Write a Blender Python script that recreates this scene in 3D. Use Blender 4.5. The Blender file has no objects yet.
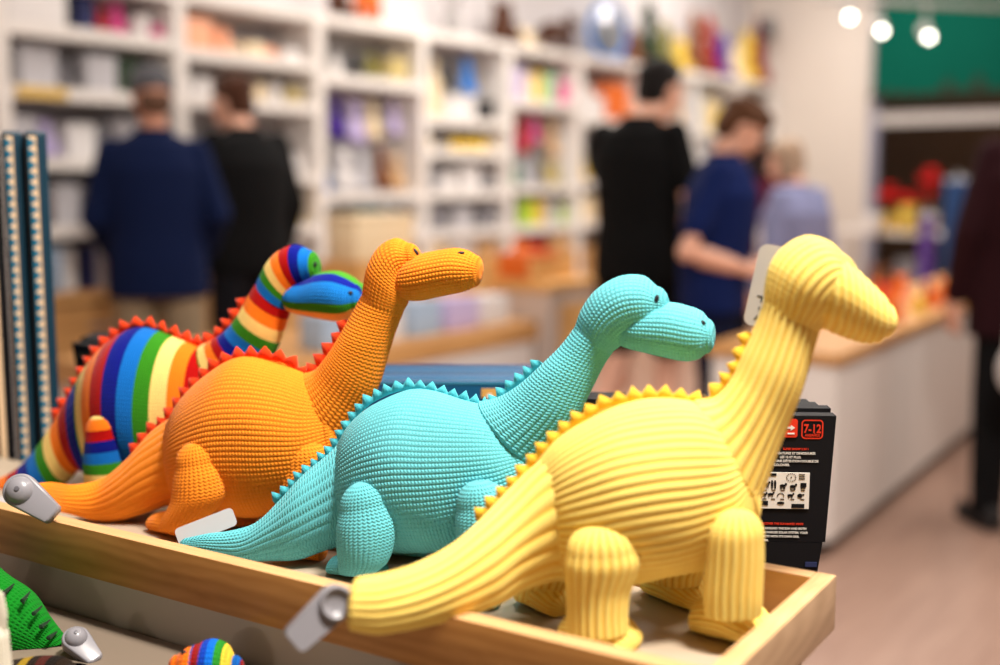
import bpy, bmesh, math, random
import numpy as np
from mathutils import Vector, Matrix
from mathutils.bvhtree import BVHTree
random.seed(7); RNG = np.random.default_rng(7)
SC = bpy.context.scene; COL = SC.collection
PI = math.pi

# ------------------------------------------------------------------ camera model
F = 1180.0; PITCH = math.atan(152.5 / F); CAM = np.array([0, 0, 1.3])
FW = np.array([0, math.cos(PITCH), -math.sin(PITCH)]); UP = np.array([0, math.sin(PITCH), math.cos(PITCH)]); RT = np.array([1., 0, 0])
def ray(x, y): return FW + RT * (x - 500) / F - UP * (y - 332.5) / F
def G(x, y, z): d = ray(x, y); return CAM + d * (z - CAM[2]) / d[2]        # point on a level plane
def P(x, y, Y): d = ray(x, y); return CAM + d * Y / d[1]                     # point at a distance
def onplane(x, y, anchor, n, off):
    d = ray(x, y); return CAM + d * (((anchor - CAM) @ n + off) / (d @ n))

# ------------------------------------------------------------------ materials
def lin(c):
    return tuple(((v / 255) / 12.92 if v / 255 <= .04045 else ((v / 255 + .055) / 1.055) ** 2.4) for v in c)
MATS = {}
def newmat(name):
    m = bpy.data.materials.new(name); m.use_nodes = True
    nt = m.node_tree; b = nt.nodes['Principled BSDF']; return m, nt, b
def nd(nt, typ, **kw):
    n = nt.nodes.new(typ)
    for k, v in kw.items(): setattr(n, k, v)
    return n
def mth(nt, op, a, b=None):
    n = nd(nt, 'ShaderNodeMath', operation=op)
    for i, v in enumerate((a, b)):
        if v is None: continue
        if isinstance(v, (int, float)): n.inputs[i].default_value = v
        else: nt.links.new(v, n.inputs[i])
    return n.outputs[0]
def plain(rgb, rough=.6, metal=0, var=.06, scale=30, spec=.4):
    key = ('plain', rgb, rough, metal, var, scale)
    if key in MATS: return MATS[key]
    m, nt, b = newmat('paint_%d_%d_%d' % rgb); c = lin(rgb)
    no = nd(nt, 'ShaderNodeTexNoise'); no.inputs['Scale'].default_value = scale; no.inputs['Detail'].default_value = 3
    tc = nd(nt, 'ShaderNodeTexCoord'); nt.links.new(tc.outputs['Object'], no.inputs['Vector'])
    mx = nd(nt, 'ShaderNodeMix', data_type='RGBA')
    mx.inputs[6].default_value = (*[v * (1 - var) for v in c], 1); mx.inputs[7].default_value = (*[min(1, v * (1 + var)) for v in c], 1)
    nt.links.new(no.outputs['Fac'], mx.inputs[0]); nt.links.new(mx.outputs[2], b.inputs['Base Color'])
    b.inputs['Roughness'].default_value = rough; b.inputs['Metallic'].default_value = metal
    b.inputs['Specular IOR Level'].default_value = spec
    MATS[key] = m; return m
def fabric(rgb, scale=400, bump=.3, sheen=.15):
    key = ('fabric', rgb, scale)
    if key in MATS: return MATS[key]
    m, nt, b = newmat('fabric_%d_%d_%d' % rgb); c = lin(rgb)
    no = nd(nt, 'ShaderNodeTexNoise'); no.inputs['Scale'].default_value = scale; no.inputs['Detail'].default_value = 4
    tc = nd(nt, 'ShaderNodeTexCoord'); nt.links.new(tc.outputs['Object'], no.inputs['Vector'])
    mx = nd(nt, 'ShaderNodeMix', data_type='RGBA')
    mx.inputs[6].default_value = (*[v * .85 for v in c], 1); mx.inputs[7].default_value = (*[min(1, v * 1.12) for v in c], 1)
    nt.links.new(no.outputs['Fac'], mx.inputs[0]); nt.links.new(mx.outputs[2], b.inputs['Base Color'])
    bu = nd(nt, 'ShaderNodeBump'); bu.inputs['Strength'].default_value = bump; bu.inputs['Distance'].default_value = .001
    nt.links.new(no.outputs['Fac'], bu.inputs['Height']); nt.links.new(bu.outputs[0], b.inputs['Normal'])
    b.inputs['Roughness'].default_value = .9; b.inputs['Specular IOR Level'].default_value = .15
    b.inputs['Sheen Weight'].default_value = sheen; b.inputs['Sheen Roughness'].default_value = .5
    MATS[key] = m; return m
STRIPES = [(238, 205, 120), (240, 120, 25), (165, 12, 10), (10, 22, 125), (15, 105, 190), (50, 130, 25)]
def knit(name, rgb, stripes=None, smooth=.4, strength=.55, dist=.0012, fuzz=.10, sheen=.12, groove_shade=None):
    """stitched fabric: UV x counts stitches along a tube, UV y counts ribs around it"""
    m, nt, b = newmat(name); c = lin(rgb)
    uv = nd(nt, 'ShaderNodeUVMap', uv_map='UVMap'); sp = nd(nt, 'ShaderNodeSeparateXYZ'); nt.links.new(uv.outputs[0], sp.inputs[0])
    x, y = sp.outputs[0], sp.outputs[1]
    a = mth(nt, 'MULTIPLY', mth(nt, 'ABSOLUTE', mth(nt, 'SUBTRACT', mth(nt, 'FRACT', y), .5)), 2.0)
    ph = mth(nt, 'MULTIPLY', mth(nt, 'ADD', x, mth(nt, 'MULTIPLY', a, smooth)), 2 * PI)
    s = mth(nt, 'ADD', mth(nt, 'MULTIPLY', mth(nt, 'SINE', ph), .5), .5)
    tc = nd(nt, 'ShaderNodeTexCoord')
    no = nd(nt, 'ShaderNodeTexNoise'); no.inputs['Scale'].default_value = 900; no.inputs['Detail'].default_value = 3
    nt.links.new(tc.outputs['Object'], no.inputs['Vector'])
    h = mth(nt, 'ADD', s, mth(nt, 'MULTIPLY', no.outputs['Fac'], .5))
    bu = nd(nt, 'ShaderNodeBump'); bu.inputs['Strength'].default_value = strength; bu.inputs['Distance'].default_value = dist
    nt.links.new(h, bu.inputs['Height']); nt.links.new(bu.outputs[0], b.inputs['Normal'])
    n2 = nd(nt, 'ShaderNodeTexNoise'); n2.inputs['Scale'].default_value = 260; n2.inputs['Detail'].default_value = 5
    nt.links.new(tc.outputs['Object'], n2.inputs['Vector'])
    if stripes is None:
        mx = nd(nt, 'ShaderNodeMix', data_type='RGBA')
        mx.inputs[6].default_value = (*[v * (1 - fuzz) for v in c], 1); mx.inputs[7].default_value = (*[min(1, v * (1 + fuzz)) for v in c], 1)
        nt.links.new(n2.outputs['Fac'], mx.inputs[0]); nt.links.new(mx.outputs[2], b.inputs['Base Color'])
        if groove_shade:                                   # golden ground cloth between the cords, deepened to paint in groove shade
            mc = nd(nt, 'ShaderNodeMix', data_type='RGBA'); mc.inputs[6].default_value = (*lin(groove_shade), 1); nt.links.new(mx.outputs[2], mc.inputs[7])
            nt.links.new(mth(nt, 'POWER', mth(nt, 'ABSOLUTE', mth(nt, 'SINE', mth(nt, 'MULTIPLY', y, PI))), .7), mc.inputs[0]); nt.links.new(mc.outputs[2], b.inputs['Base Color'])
    else:
        at = nd(nt, 'ShaderNodeAttribute', attribute_name='stripe')
        n = len(stripes); fr = mth(nt, 'FRACT', mth(nt, 'DIVIDE', at.outputs['Fac'], float(n)))
        cr = nd(nt, 'ShaderNodeValToRGB'); cr.color_ramp.interpolation = 'CONSTANT'
        for i, s_ in enumerate(stripes):
            e = cr.color_ramp.elements[i] if i < 2 else cr.color_ramp.elements.new(i / n)
            e.position = i / n; e.color = (*lin(s_), 1)
        nt.links.new(fr, cr.inputs[0])
        hs = nd(nt, 'ShaderNodeHueSaturation'); nt.links.new(cr.outputs[0], hs.inputs['Color'])
        nt.links.new(mth(nt, 'ADD', mth(nt, 'MULTIPLY', n2.outputs['Fac'], .25), .88), hs.inputs['Value'])
        nt.links.new(hs.outputs[0], b.inputs['Base Color'])
    b.inputs['Roughness'].default_value = .95; b.inputs['Specular IOR Level'].default_value = .08
    b.inputs['Sheen Weight'].default_value = sheen; b.inputs['Sheen Roughness'].default_value = .4
    return m
def wood(name, c1, c2, scale=6, stretch=(1, 14, 14), rough=.45, ring=.5):
    m, nt, b = newmat(name)
    tc = nd(nt, 'ShaderNodeTexCoord'); mp = nd(nt, 'ShaderNodeMapping'); mp.inputs['Scale'].default_value = stretch
    nt.links.new(tc.outputs['Object'], mp.inputs[0])
    no = nd(nt, 'ShaderNodeTexNoise'); no.inputs['Scale'].default_value = scale; no.inputs['Detail'].default_value = 6; no.inputs['Distortion'].default_value = .8
    nt.links.new(mp.outputs[0], no.inputs['Vector'])
    wv = nd(nt, 'ShaderNodeTexWave', wave_type='RINGS'); wv.inputs['Scale'].default_value = scale * .5; wv.inputs['Distortion'].default_value = 6; wv.inputs['Detail'].default_value = 3
    nt.links.new(mp.outputs[0], wv.inputs['Vector'])
    f = mth(nt, 'ADD', mth(nt, 'MULTIPLY', no.outputs['Fac'], 1 - ring * .5), mth(nt, 'MULTIPLY', wv.outputs['Fac'], ring * .5))
    cr = nd(nt, 'ShaderNodeValToRGB'); cr.color_ramp.elements[0].color = (*lin(c1), 1); cr.color_ramp.elements[1].color = (*lin(c2), 1)
    cr.color_ramp.elements[0].position = .25; cr.color_ramp.elements[1].position = .75
    nt.links.new(f, cr.inputs[0]); nt.links.new(cr.outputs[0], b.inputs['Base Color']); b.inputs['Roughness'].default_value = rough
    bu = nd(nt, 'ShaderNodeBump'); bu.inputs['Strength'].default_value = .08; bu.inputs['Distance'].default_value = .001
    nt.links.new(no.outputs['Fac'], bu.inputs['Height']); nt.links.new(bu.outputs[0], b.inputs['Normal'])
    return m
def emit(name, rgb, s):
    m, nt, b = newmat(name); b.inputs['Emission Color'].default_value = (*lin(rgb), 1); b.inputs['Emission Strength'].default_value = s
    b.inputs['Base Color'].default_value = (*lin(rgb), 1); return m

# ------------------------------------------------------------------ objects
def link(name, me, mat=None, parent=None):
    o = bpy.data.objects.new(name, me); COL.objects.link(o)
    if mat is not None and hasattr(me, 'materials') and not me.materials: me.materials.append(mat)
    if parent is not None: o.parent = parent
    return o
def tag(o, label, cat, group=None, kind=None):
    o['label'] = label; o['category'] = cat
    if group: o['group'] = group
    if kind: o['kind'] = kind
    return o
def thing(name, label, cat, loc=(0, 0, 0), rz=0, group=None):
    o = bpy.data.objects.new(name, None); COL.objects.link(o); o.location = loc; o.rotation_euler = (0, 0, rz)
    o.empty_display_size = .05
    return tag(o, label, cat, group)
def structure(o): o['kind'] = 'structure'; return o
def copy_tree(o, parent=None):
    c = o.copy(); COL.objects.link(c); c.parent = parent
    for ch in o.children: copy_tree(ch, c)
    return c
def npmesh(name, V, Fq, uv=None, attr=None, smooth=True, tris=None):
    """V (n,3); Fq (m,4) quads; tris optional (k,3); uv per-loop"""
    me = bpy.data.meshes.new(name); nq = len(Fq); nt_ = 0 if tris is None else len(tris)
    me.vertices.add(len(V)); me.vertices.foreach_set('co', np.asarray(V, dtype=np.float32).ravel())
    loops = np.asarray(Fq, dtype=np.int32).ravel()
    starts = np.arange(nq) * 4; tot = np.full(nq, 4)
    if nt_:
        loops = np.concatenate([loops, np.asarray(tris, dtype=np.int32).ravel()])
        starts = np.concatenate([starts, nq * 4 + np.arange(nt_) * 3]); tot = np.concatenate([tot, np.full(nt_, 3)])
    me.loops.add(len(loops)); me.loops.foreach_set('vertex_index', loops)
    me.polygons.add(nq + nt_); me.polygons.foreach_set('loop_start', starts.astype(np.int32))
    me.update(calc_edges=True)
    if smooth: me.polygons.foreach_set('use_smooth', np.ones(nq + nt_, dtype=bool))
    if uv is not None:
        l = me.uv_layers.new(name='UVMap'); l.data.foreach_set('uv', np.asarray(uv, dtype=np.float32).ravel())
    if attr is not None:
        a = me.attributes.new('stripe', 'FLOAT', 'POINT'); a.data.foreach_set('value', np.asarray(attr, dtype=np.float32))
    me.validate(); me.update(); return me

class MB:
    """collects shapes in one bmesh"""
    def __init__(s): s.bm = bmesh.new()
    def box(s, c, d, bevel=0, rot=None, seg=2, taper=None):
        r = bmesh.ops.create_cube(s.bm, size=1); vs = r['verts']
        for v in vs:
            k = 1
            if taper and v.co.z < 0: k = taper
            v.co = Vector((v.co.x * d[0] * k, v.co.y * d[1], v.co.z * d[2]))
        if bevel:
            es = list({e for v in vs for e in v.link_edges})
            rb = bmesh.ops.bevel(s.bm, geom=es, offset=bevel, segments=seg, affect='EDGES', profile=.6); vs = list({v for f in rb['faces'] for v in f.verts} | {v for v in vs if v.is_valid})
        M = Matrix.Translation(c) @ (rot.to_4x4() if rot is not None else Matrix.Identity(4))
        for v in vs: v.co = M @ v.co
        return s
    def tube(s, pts, rad, n=12, cap=True):
        pts = [Vector(p) for p in pts]
        if not hasattr(rad, '__len__'): rad = [rad] * len(pts)
        rings = []; a = None
        for i, p in enumerate(pts):
            t = (pts[min(i + 1, len(pts) - 1)] - pts[max(i - 1, 0)]).normalized()
            a = t.orthogonal().normalized() if a is None else (a - t * a.dot(t)).normalized()
            b = t.cross(a)
            rings.append([s.bm.verts.new(p + (a * math.cos(2 * PI * k / n) + b * math.sin(2 * PI * k / n)) * rad[i]) for k in range(n)])
        for A, B in zip(rings, rings[1:]):
            for k in range(n): s.bm.faces.new((A[k], A[(k + 1) % n], B[(k + 1) % n], B[k]))
        if cap:
            s.bm.faces.new(rings[0][::-1]); s.bm.faces.new(rings[-1])
        return s
    def lathe(s, prof, c=(0, 0, 0), n=24, rot=None):
        M = Matrix.Translation(c) @ (rot.to_4x4() if rot is not None else Matrix.Identity(4)); rings = []
        for r, z in prof:
            rings.append([s.bm.verts.new(M @ Vector((max(r, 1e-5) * math.cos(2 * PI * k / n), max(r, 1e-5) * math.sin(2 * PI * k / n), z))) for k in range(n)])
        for A, B in zip(rings, rings[1:]):
            for k in range(n): s.bm.faces.new((A[k], A[(k + 1) % n], B[(k + 1) % n], B[k]))
        s.bm.faces.new(rings[0][::-1]); s.bm.faces.new(rings[-1]); return s
    def ell(s, c, r, rot=None, n=20):
        res = bmesh.ops.create_uvsphere(s.bm, u_segments=n, v_segments=max(8, n * 2 // 3), radius=1)
        M = Matrix.Translation(c) @ (rot.to_4x4() if rot is not None else Matrix.Identity(4)) @ Matrix.Diagonal((*r, 1))
        for v in res['verts']: v.co = M @ v.co
        return s
    def prism(s, poly, ext, inset=None):
        """poly list of 3-D points, extruded by vector ext"""
        ext = Vector(ext); A = [s.bm.verts.new(Vector(p)) for p in poly]; B = [s.bm.verts.new(Vector(p) + ext) for p in poly]; n = len(A)
        s.bm.faces.new(A[::-1]); s.bm.faces.new(B)
        for k in range(n): s.bm.faces.new((A[k], A[(k + 1) % n], B[(k + 1) % n], B[k]))
        return s
    def build(s, name, mat, parent=None, smooth=True, remesh=None, angle=.7):
        bmesh.ops.recalc_face_normals(s.bm, faces=s.bm.faces)
        me = bpy.data.meshes.new(name); s.bm.to_mesh(me); s.bm.free()
        if remesh:
            tmp = bpy.data.objects.new('tmp', me); COL.objects.link(tmp)
            md = tmp.modifiers.new('r', 'REMESH'); md.mode = 'VOXEL'; md.voxel_size = remesh; md.use_smooth_shade = True
            sm = tmp.modifiers.new('s', 'SMOOTH'); sm.iterations = 4; sm.factor = .5
            dg = bpy.context.evaluated_depsgraph_get(); me2 = bpy.data.meshes.new_from_object(tmp.evaluated_get(dg))
            bpy.data.objects.remove(tmp); bpy.data.meshes.remove(me); me = me2; me.name = name
        if smooth:
            me.polygons.foreach_set('use_smooth', np.ones(len(me.polygons), dtype=bool))
            if not remesh: me.set_sharp_from_angle(angle=angle)
        return link(name, me, mat, parent)
def text(name, body, size, mat, parent, loc, rot, align='LEFT', ext=.0003, bold=False, sx=1):
    cu = bpy.data.curves.new(name, 'FONT'); cu.body = body; cu.size = size; cu.align_x = align; cu.extrude = ext; cu.space_line = 1.0
    if bold: cu.offset = size * .02
    tmp = bpy.data.objects.new('t', cu); COL.objects.link(tmp)
    dg = bpy.context.evaluated_depsgraph_get(); me = bpy.data.meshes.new_from_object(tmp.evaluated_get(dg)); bpy.data.objects.remove(tmp)
    me.materials.clear(); o = link(name, me, mat, parent); o.location = loc; o.rotation_euler = rot; o.scale = (sx, 1, 1); return o
def rrect(w, h, r, n=6):
    pts = []
    for cx, cy, a0 in ((w / 2 - r, h / 2 - r, 0), (-w / 2 + r, h / 2 - r, 90), (-w / 2 + r, -h / 2 + r, 180), (w / 2 - r, -h / 2 + r, 270)):
        for k in range(n + 1):
            a = math.radians(a0 + 90 * k / n); pts.append((cx + r * math.cos(a), cy + r * math.sin(a)))
    return pts
# ------------------------------------------------------------------ tray frame
ZT = .94; ZF = .898
TB = G(723, 682, ZT); TA = -math.radians(32.5)
TV = np.array([math.cos(TA), math.sin(TA), 0]); TU = np.array([-TV[1], TV[0], 0])
def TP(v, u, z): q = TB + TV * v + TU * u; return np.array([q[0], q[1], z])
LEN, WID, TH = 1.34, .276, .0185
M_ply = wood('birch_ply', (166, 110, 48), (194, 138, 72), scale=5, stretch=(2.2, 10, 10), rough=.5)
M_edge = wood('ply_edge', (190, 142, 92), (220, 176, 124), scale=9, stretch=(1.2, 60, 40), rough=.55, ring=.2)
M_white = plain((226, 222, 220), .45, var=.015, scale=4)
M_liner = plain((176, 160, 140), .5, var=.05, scale=9)

tray = thing('display_tray', 'long pale plywood tray holding the row of knitted dinosaurs', 'tray', TB, TA)
def board(name, x0, x1, y0, y1, z0, z1):
    o = MB().box(((x0 + x1) / 2, (y0 + y1) / 2, (z0 + z1) / 2 - ZT), (x1 - x0, y1 - y0, z1 - z0), bevel=.0012).build(name, M_ply, tray)
    o.data.materials.append(M_edge)
    for p in o.data.polygons:
        if p.normal.z > .9 and p.center.z > -.005: p.material_index = 1
    return o
board('front_board', -LEN, 0, 0, TH, ZT - .052, ZT)
eb = MB().box((-TH / 2, WID / 2, -.026), (TH, WID, .0521), bevel=.0014).build('end_board', None, tray)
M_ply_y = wood('birch_ply_end', (172, 140, 108), (196, 164, 130), scale=5, stretch=(10, 2.2, 10), rough=.5)
M_edge_y = wood('ply_edge_end', (190, 142, 92), (228, 186, 134), scale=9, stretch=(70, 1.2, 40), rough=.55, ring=.25)
eb.data.materials.append(M_ply_y); eb.data.materials.append(M_edge_y)
for p in eb.data.polygons:
    if p.normal.z > .9: p.material_index = 1
MB().box((-LEN + TH / 2, WID / 2, -.026), (TH, WID - 2 * TH, .052), bevel=.0012).build('end_board', M_ply, tray)
board('back_board', -1.03, -TH, WID - TH, WID, ZT - .052, ZT)
MB().box((-LEN / 2, WID / 2, ZF - .004 - ZT), (LEN - 2 * TH - .001, WID - 2 * TH - .001, .008)).build('tray_floor', M_liner, tray)

ZP = .70; ZD = .835
stand = thing('display_stand', 'white stepped display stand carrying the plywood tray above a lower tier', 'display stand', (TB[0], TB[1], 0), TA)
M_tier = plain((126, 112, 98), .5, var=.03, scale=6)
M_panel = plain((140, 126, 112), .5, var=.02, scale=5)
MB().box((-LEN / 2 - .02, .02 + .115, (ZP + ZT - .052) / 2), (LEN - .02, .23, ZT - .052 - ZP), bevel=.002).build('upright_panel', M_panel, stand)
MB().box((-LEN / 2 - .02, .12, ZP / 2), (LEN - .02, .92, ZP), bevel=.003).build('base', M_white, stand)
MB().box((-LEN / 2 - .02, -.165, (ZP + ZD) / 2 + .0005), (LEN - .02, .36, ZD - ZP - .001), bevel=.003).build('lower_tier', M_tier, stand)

# ------------------------------------------------------------------ soft toys
def cubic(X, t, ts):
    """Catmull-Rom through rows of X at parameters t"""
    X = np.asarray(X, float); n = len(t); m = np.zeros_like(X)
    for i in range(n):
        a, b = max(i - 1, 0), min(i + 1, n - 1); m[i] = (X[b] - X[a]) / (t[b] - t[a])
    i = np.clip(np.searchsorted(t, ts, side='right') - 1, 0, n - 2); h = (t[i + 1] - t[i]); s = (ts - t[i]) / h
    s, h = s[:, None], h[:, None]
    return (2 * s ** 3 - 3 * s ** 2 + 1) * X[i] + (s ** 3 - 2 * s ** 2 + s) * h * m[i] + (-2 * s ** 3 + 3 * s ** 2) * X[i + 1] + (s ** 3 - s ** 2) * h * m[i + 1]
def loft(C, H, L, n, wale=.0085, course=.0065, amp=.0011, cap0=.01, cap1=.01, M=130, per=7, ribdir='v', nrib=None, sharp=.6, stripe=None, lump=.012, sq=2.0):
    """skin of a tube: centres C, half vectors H (in the sagittal plane), lateral half widths L along n"""
    C, H, L = np.asarray(C, float), np.asarray(H, float), np.asarray(L, float)
    t = np.concatenate([[0], np.cumsum(np.linalg.norm(np.diff(C, axis=0), axis=1))]); tot = t[-1]
    ts = np.linspace(0, tot, M); X = cubic(np.hstack([C, H, L[:, None]]), t, ts)
    c, h, l = X[:, :3], X[:, 3:6], np.maximum(X[:, 6], .002); s_ = ts.copy(); fade = np.ones(M)
    T0 = c[0] - c[1]; T0 /= np.linalg.norm(T0); T1 = c[-1] - c[-2]; T1 /= np.linalg.norm(T1); K = 14
    th = np.linspace(0, PI / 2, K + 1)[1:]; th[-1] -= .03
    def capr(c0, h0, l0, T, cap, s0, sg):
        cc = c0 + np.outer(np.sin(th), T) * cap; k = np.cos(th)[:, None]
        return cc, h0 * k, l0 * k[:, 0], s0 + sg * np.sin(th) * cap, k[:, 0]
    a = capr(c[0], h[0], l[0], T0, cap0, 0, -1); b = capr(c[-1], h[-1], l[-1], T1, cap1, tot, 1)
    c = np.vstack([a[0][::-1], c, b[0]]); h = np.vstack([a[1][::-1], h, b[1]]); l = np.concatenate([a[2][::-1], l, b[2]])
    s_ = np.concatenate([a[3][::-1], s_, b[3]]); fade = np.concatenate([a[4][::-1], fade, b[4]])
    R = (np.linalg.norm(h, axis=1) + l) / 2
    if nrib is None: nrib = max(6, int(round(2 * PI * R[K:-K].mean() / wale)))
    N = nrib * per if ribdir == 'v' else 144
    N = min(N, 760); ang = np.arange(N) / N * 2 * PI; w = np.arange(N) / N * nrib
    ca, sa = np.cos(ang - PI), np.sin(ang - PI)
    if sq != 2.0:
        k = (np.abs(ca) ** sq + np.abs(sa) ** sq) ** (-1 / sq); ca, sa = ca * k, sa * k
    rad = h[:, None, :] * ca[None, :, None] + n[None, None, :] * (l[:, None] * sa[None, :])[:, :, None]
    ph = RNG.uniform(0, 6, 6); sl = s_[:, None] / .05
    lum = 1 + lump * (np.sin(sl * 1.7 + ph[0] + 2 * ang) + np.sin(sl * 2.6 + ph[1] - 3 * ang) + .7 * np.sin(sl * 4.1 + ph[2] + ang * 2 + ph[3]))
    rad = rad * lum[:, :, None]
    un = rad / (np.linalg.norm(rad, axis=2, keepdims=True) + 1e-9)
    if ribdir == 'v': rib = np.abs(np.sin(PI * w))[None, :] ** sharp * np.ones((len(c), 1))
    else: rib = np.abs(np.sin(PI * s_ / wale))[:, None] ** sharp * np.ones((1, N))
    V = c[:, None, :] + rad + un * (amp * (rib - .6) * np.minimum(1, fade * 1.5)[:, None])[:, :, None]
    nr = len(c); idx = np.arange(nr * N).reshape(nr, N); nx = np.roll(idx, -1, axis=1)
    Q = np.stack([idx[:-1], nx[:-1], nx[1:], idx[1:]], axis=2).reshape(-1, 4)
    cu = s_ / course; 
    U = np.stack([np.repeat(cu[:, None], N + 1, 1), np.repeat((np.arange(N + 1) / N * nrib)[None, :], nr, 0)], axis=2)
    if ribdir != 'v': U = np.stack([U[:, :, 1], np.repeat((s_ / wale)[:, None], N + 1, 1)], axis=2)
    j = np.arange(N); q = np.stack([U[:-1, j], U[:-1, j + 1], U[1:, j + 1], U[1:, j]], axis=2).reshape(-1, 4, 2)
    if stripe is None: A = np.zeros(nr * N)
    elif stripe[0] == 'around':
        A = np.repeat((stripe[1] + stripe[2] * (np.abs(ang - PI) / PI))[None, :], nr, 0).ravel()
    else: A = np.repeat((stripe[0] + (stripe[1] - stripe[0]) * s_ / tot)[:, None], N, 1).ravel()
    return V.reshape(-1, 3), Q, q.reshape(-1, 2), A
def join(parts):
    V, Q, U, A, o = [], [], [], [], 0
    for v, q, u, a in parts: V.append(v); Q.append(q + o); U.append(u); A.append(a); o += len(v)
    return np.vstack(V), np.vstack(Q), np.vstack(U), np.concatenate(A)
class Toy:
    def __init__(s, name, label, anchor, yaw, group=None):
        s.h = np.array([math.cos(yaw), -math.sin(yaw), 0]); s.n = np.array([-math.sin(yaw), -math.cos(yaw), 0]); s.a = anchor
        s.root = thing(name, label, 'soft toy', anchor, 0, group); s.loc = np.array(anchor)
    rest = 'tray'
    def pt(s, x, y, off=0): return onplane(x, y, s.a, s.n, off)
    def st(s, rows, lat, off=0, **kw):
        """rows: (x1,y1,x2,y2[,lat[,off]]) outline pairs in the photo, set in the toy's own upright plane"""
        C, H, L = [], [], []
        for r in rows:
            la = r[4] if len(r) > 4 and r[4] is not None else lat; of = off + (r[5] if len(r) > 5 else 0)
            a, b = s.pt(r[0], r[1], of), s.pt(r[2], r[3], of)
            C.append((a + b) / 2); H.append((a - b) / 2); L.append(np.linalg.norm(a - b) / 2 * la)
        return loft(C, H, L, s.n, **kw)
    def mesh(s, name, parts, mat, parent=None):
        V, Q, U, A = join(parts)
        # soft toys rest on the tray floor, lean on its boards and lie over its edge
        r = V - TB; vv, uu = r @ TV, r @ TU; low = (V[:, 2] < ZT + .001) & (V[:, 2] > ZP)
        if s.rest == 'tray':
            V[:, 2] = np.where(uu > TH + .0006, np.maximum(V[:, 2], ZF + .0008), V[:, 2])
            V -= np.outer(np.where(low & (uu > TH), np.maximum(0, uu - (WID - TH - .0012)), 0), TU)
            V -= np.outer(np.where(low & (vv > -TH - .0012), vv + TH + .0012, 0), TV)
            edge = (uu > -.0006) & (uu < TH + .0006) & (V[:, 2] > ZT - .035); V[:, 2] = np.where(edge, np.maximum(V[:, 2], ZT + .0006), V[:, 2])
        else: V[:, 2] = np.maximum(V[:, 2], ZD + .0006)
        me = npmesh(name, V - s.loc, Q, U, A); o = link(name, me, mat, parent or s.root); return o
    def foot(s, g, length, width, height, ang=0, stripe=None, **kw):
        """soft foot from heel to toe along the toy's heading turned by ang; g = point on the tray floor"""
        ca, sa = math.cos(ang), math.sin(ang); d = s.h * ca + s.n * sa; nn = np.cross(np.array([0, 0, 1.]), d)
        C, H, L = [], [], []
        for k, hh, ww in ((-.5, .8, .8), (-.25, .98, .98), (.05, 1, 1), (.3, .86, 1), (.5, .6, .8)):
            C.append(g + d * k * length + np.array([0, 0, hh * height / 2])); H.append(np.array([0, 0, hh * height / 2])); L.append(ww * width / 2)
        return loft(C, H, L, nn, cap0=length * .12, cap1=length * .14, stripe=stripe, **kw)
    def crest(s, line, pitch, height, base, mat, thick=.0022, off=0, wav=.0012, rise=.0026):
        p = np.array([s.pt(*q) for q in line]); t = np.concatenate([[0], np.cumsum(np.linalg.norm(np.diff(p, axis=0), axis=1))])
        nteeth = max(3, int(round(t[-1] / pitch))); sub = 4; ts = np.linspace(0, t[-1], nteeth * sub + 1); q = cubic(p, t, ts)
        tg = np.gradient(q, axis=0); tg /= np.linalg.norm(tg, axis=1, keepdims=True); up = np.cross(s.n[None, :], tg)
        up *= np.sign(up[:, 2:3] + 1e-6); q = q + up * rise
        prof = np.array([.12, .56, 1, .56]) ; hh = np.array([prof[i % sub] for i in range(len(ts))])
        jit = np.array([RNG.uniform(.85, 1.12) for _ in range(nteeth + 2)]); hh = hh * np.array([jit[i // sub] for i in range(len(ts))]) * height
        wv = wav * np.sin(ts / pitch * 2.1)[:, None] * s.n[None, :]
        lo = q - up * base + wv * .3; hi = q + up * hh[:, None] + wv; V = []
        for sg in (-.5, .5): V += [lo + s.n * thick * sg, hi + s.n * thick * sg]
        n = len(ts); V = np.vstack(V); Q = []
        for i in range(n - 1):
            a, b, c, d = i, i + n, i + 2 * n, i + 3 * n
            Q += [(a, a + 1, b + 1, b), (c, d, d + 1, c + 1), (b, b + 1, d + 1, d), (a, c, c + 1, a + 1)]
        for i in (0, n - 1): Q.append((i, i + n, i + 3 * n, i + 2 * n))
        me = npmesh('felt_crest', V - s.loc, np.array(Q), smooth=False); return link('felt_crest', me, mat, s.root)
    def spot(s, meshobj, px, py, rx, ry, rot, name, mat, parent, both=True):
        """small stitched oval laid on the skin where the photo shows it, and its twin on the far side"""
        me = meshobj.data; co = np.empty(len(me.vertices) * 3, dtype=np.float32); me.vertices.foreach_get('co', co)
        bv = BVHTree.FromPolygons([Vector(c) for c in co.reshape(-1, 3)], [tuple(p.vertices) for p in me.polygons])
        d = Vector(ray(px, py)).normalized(); hit = bv.ray_cast(Vector(CAM - s.loc), d)
        if hit[0] is None: print('NO HIT', name, px, py); return
        pos, nrm = hit[0], hit[1]
        if nrm.dot(d) > 0: nrm = -nrm
        nrm = (nrm * .5 - d * .5).normalized()
        z = nrm; x = Vector((0, 0, 1)).cross(z).normalized(); y = z.cross(x)
        Mx = Matrix((x, y, z)).transposed() @ Matrix.Rotation(rot, 3, 'Z')
        MB().ell(pos + nrm * .0003, (rx, ry, .0014), Mx, 16).build(name, mat, parent)
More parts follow.
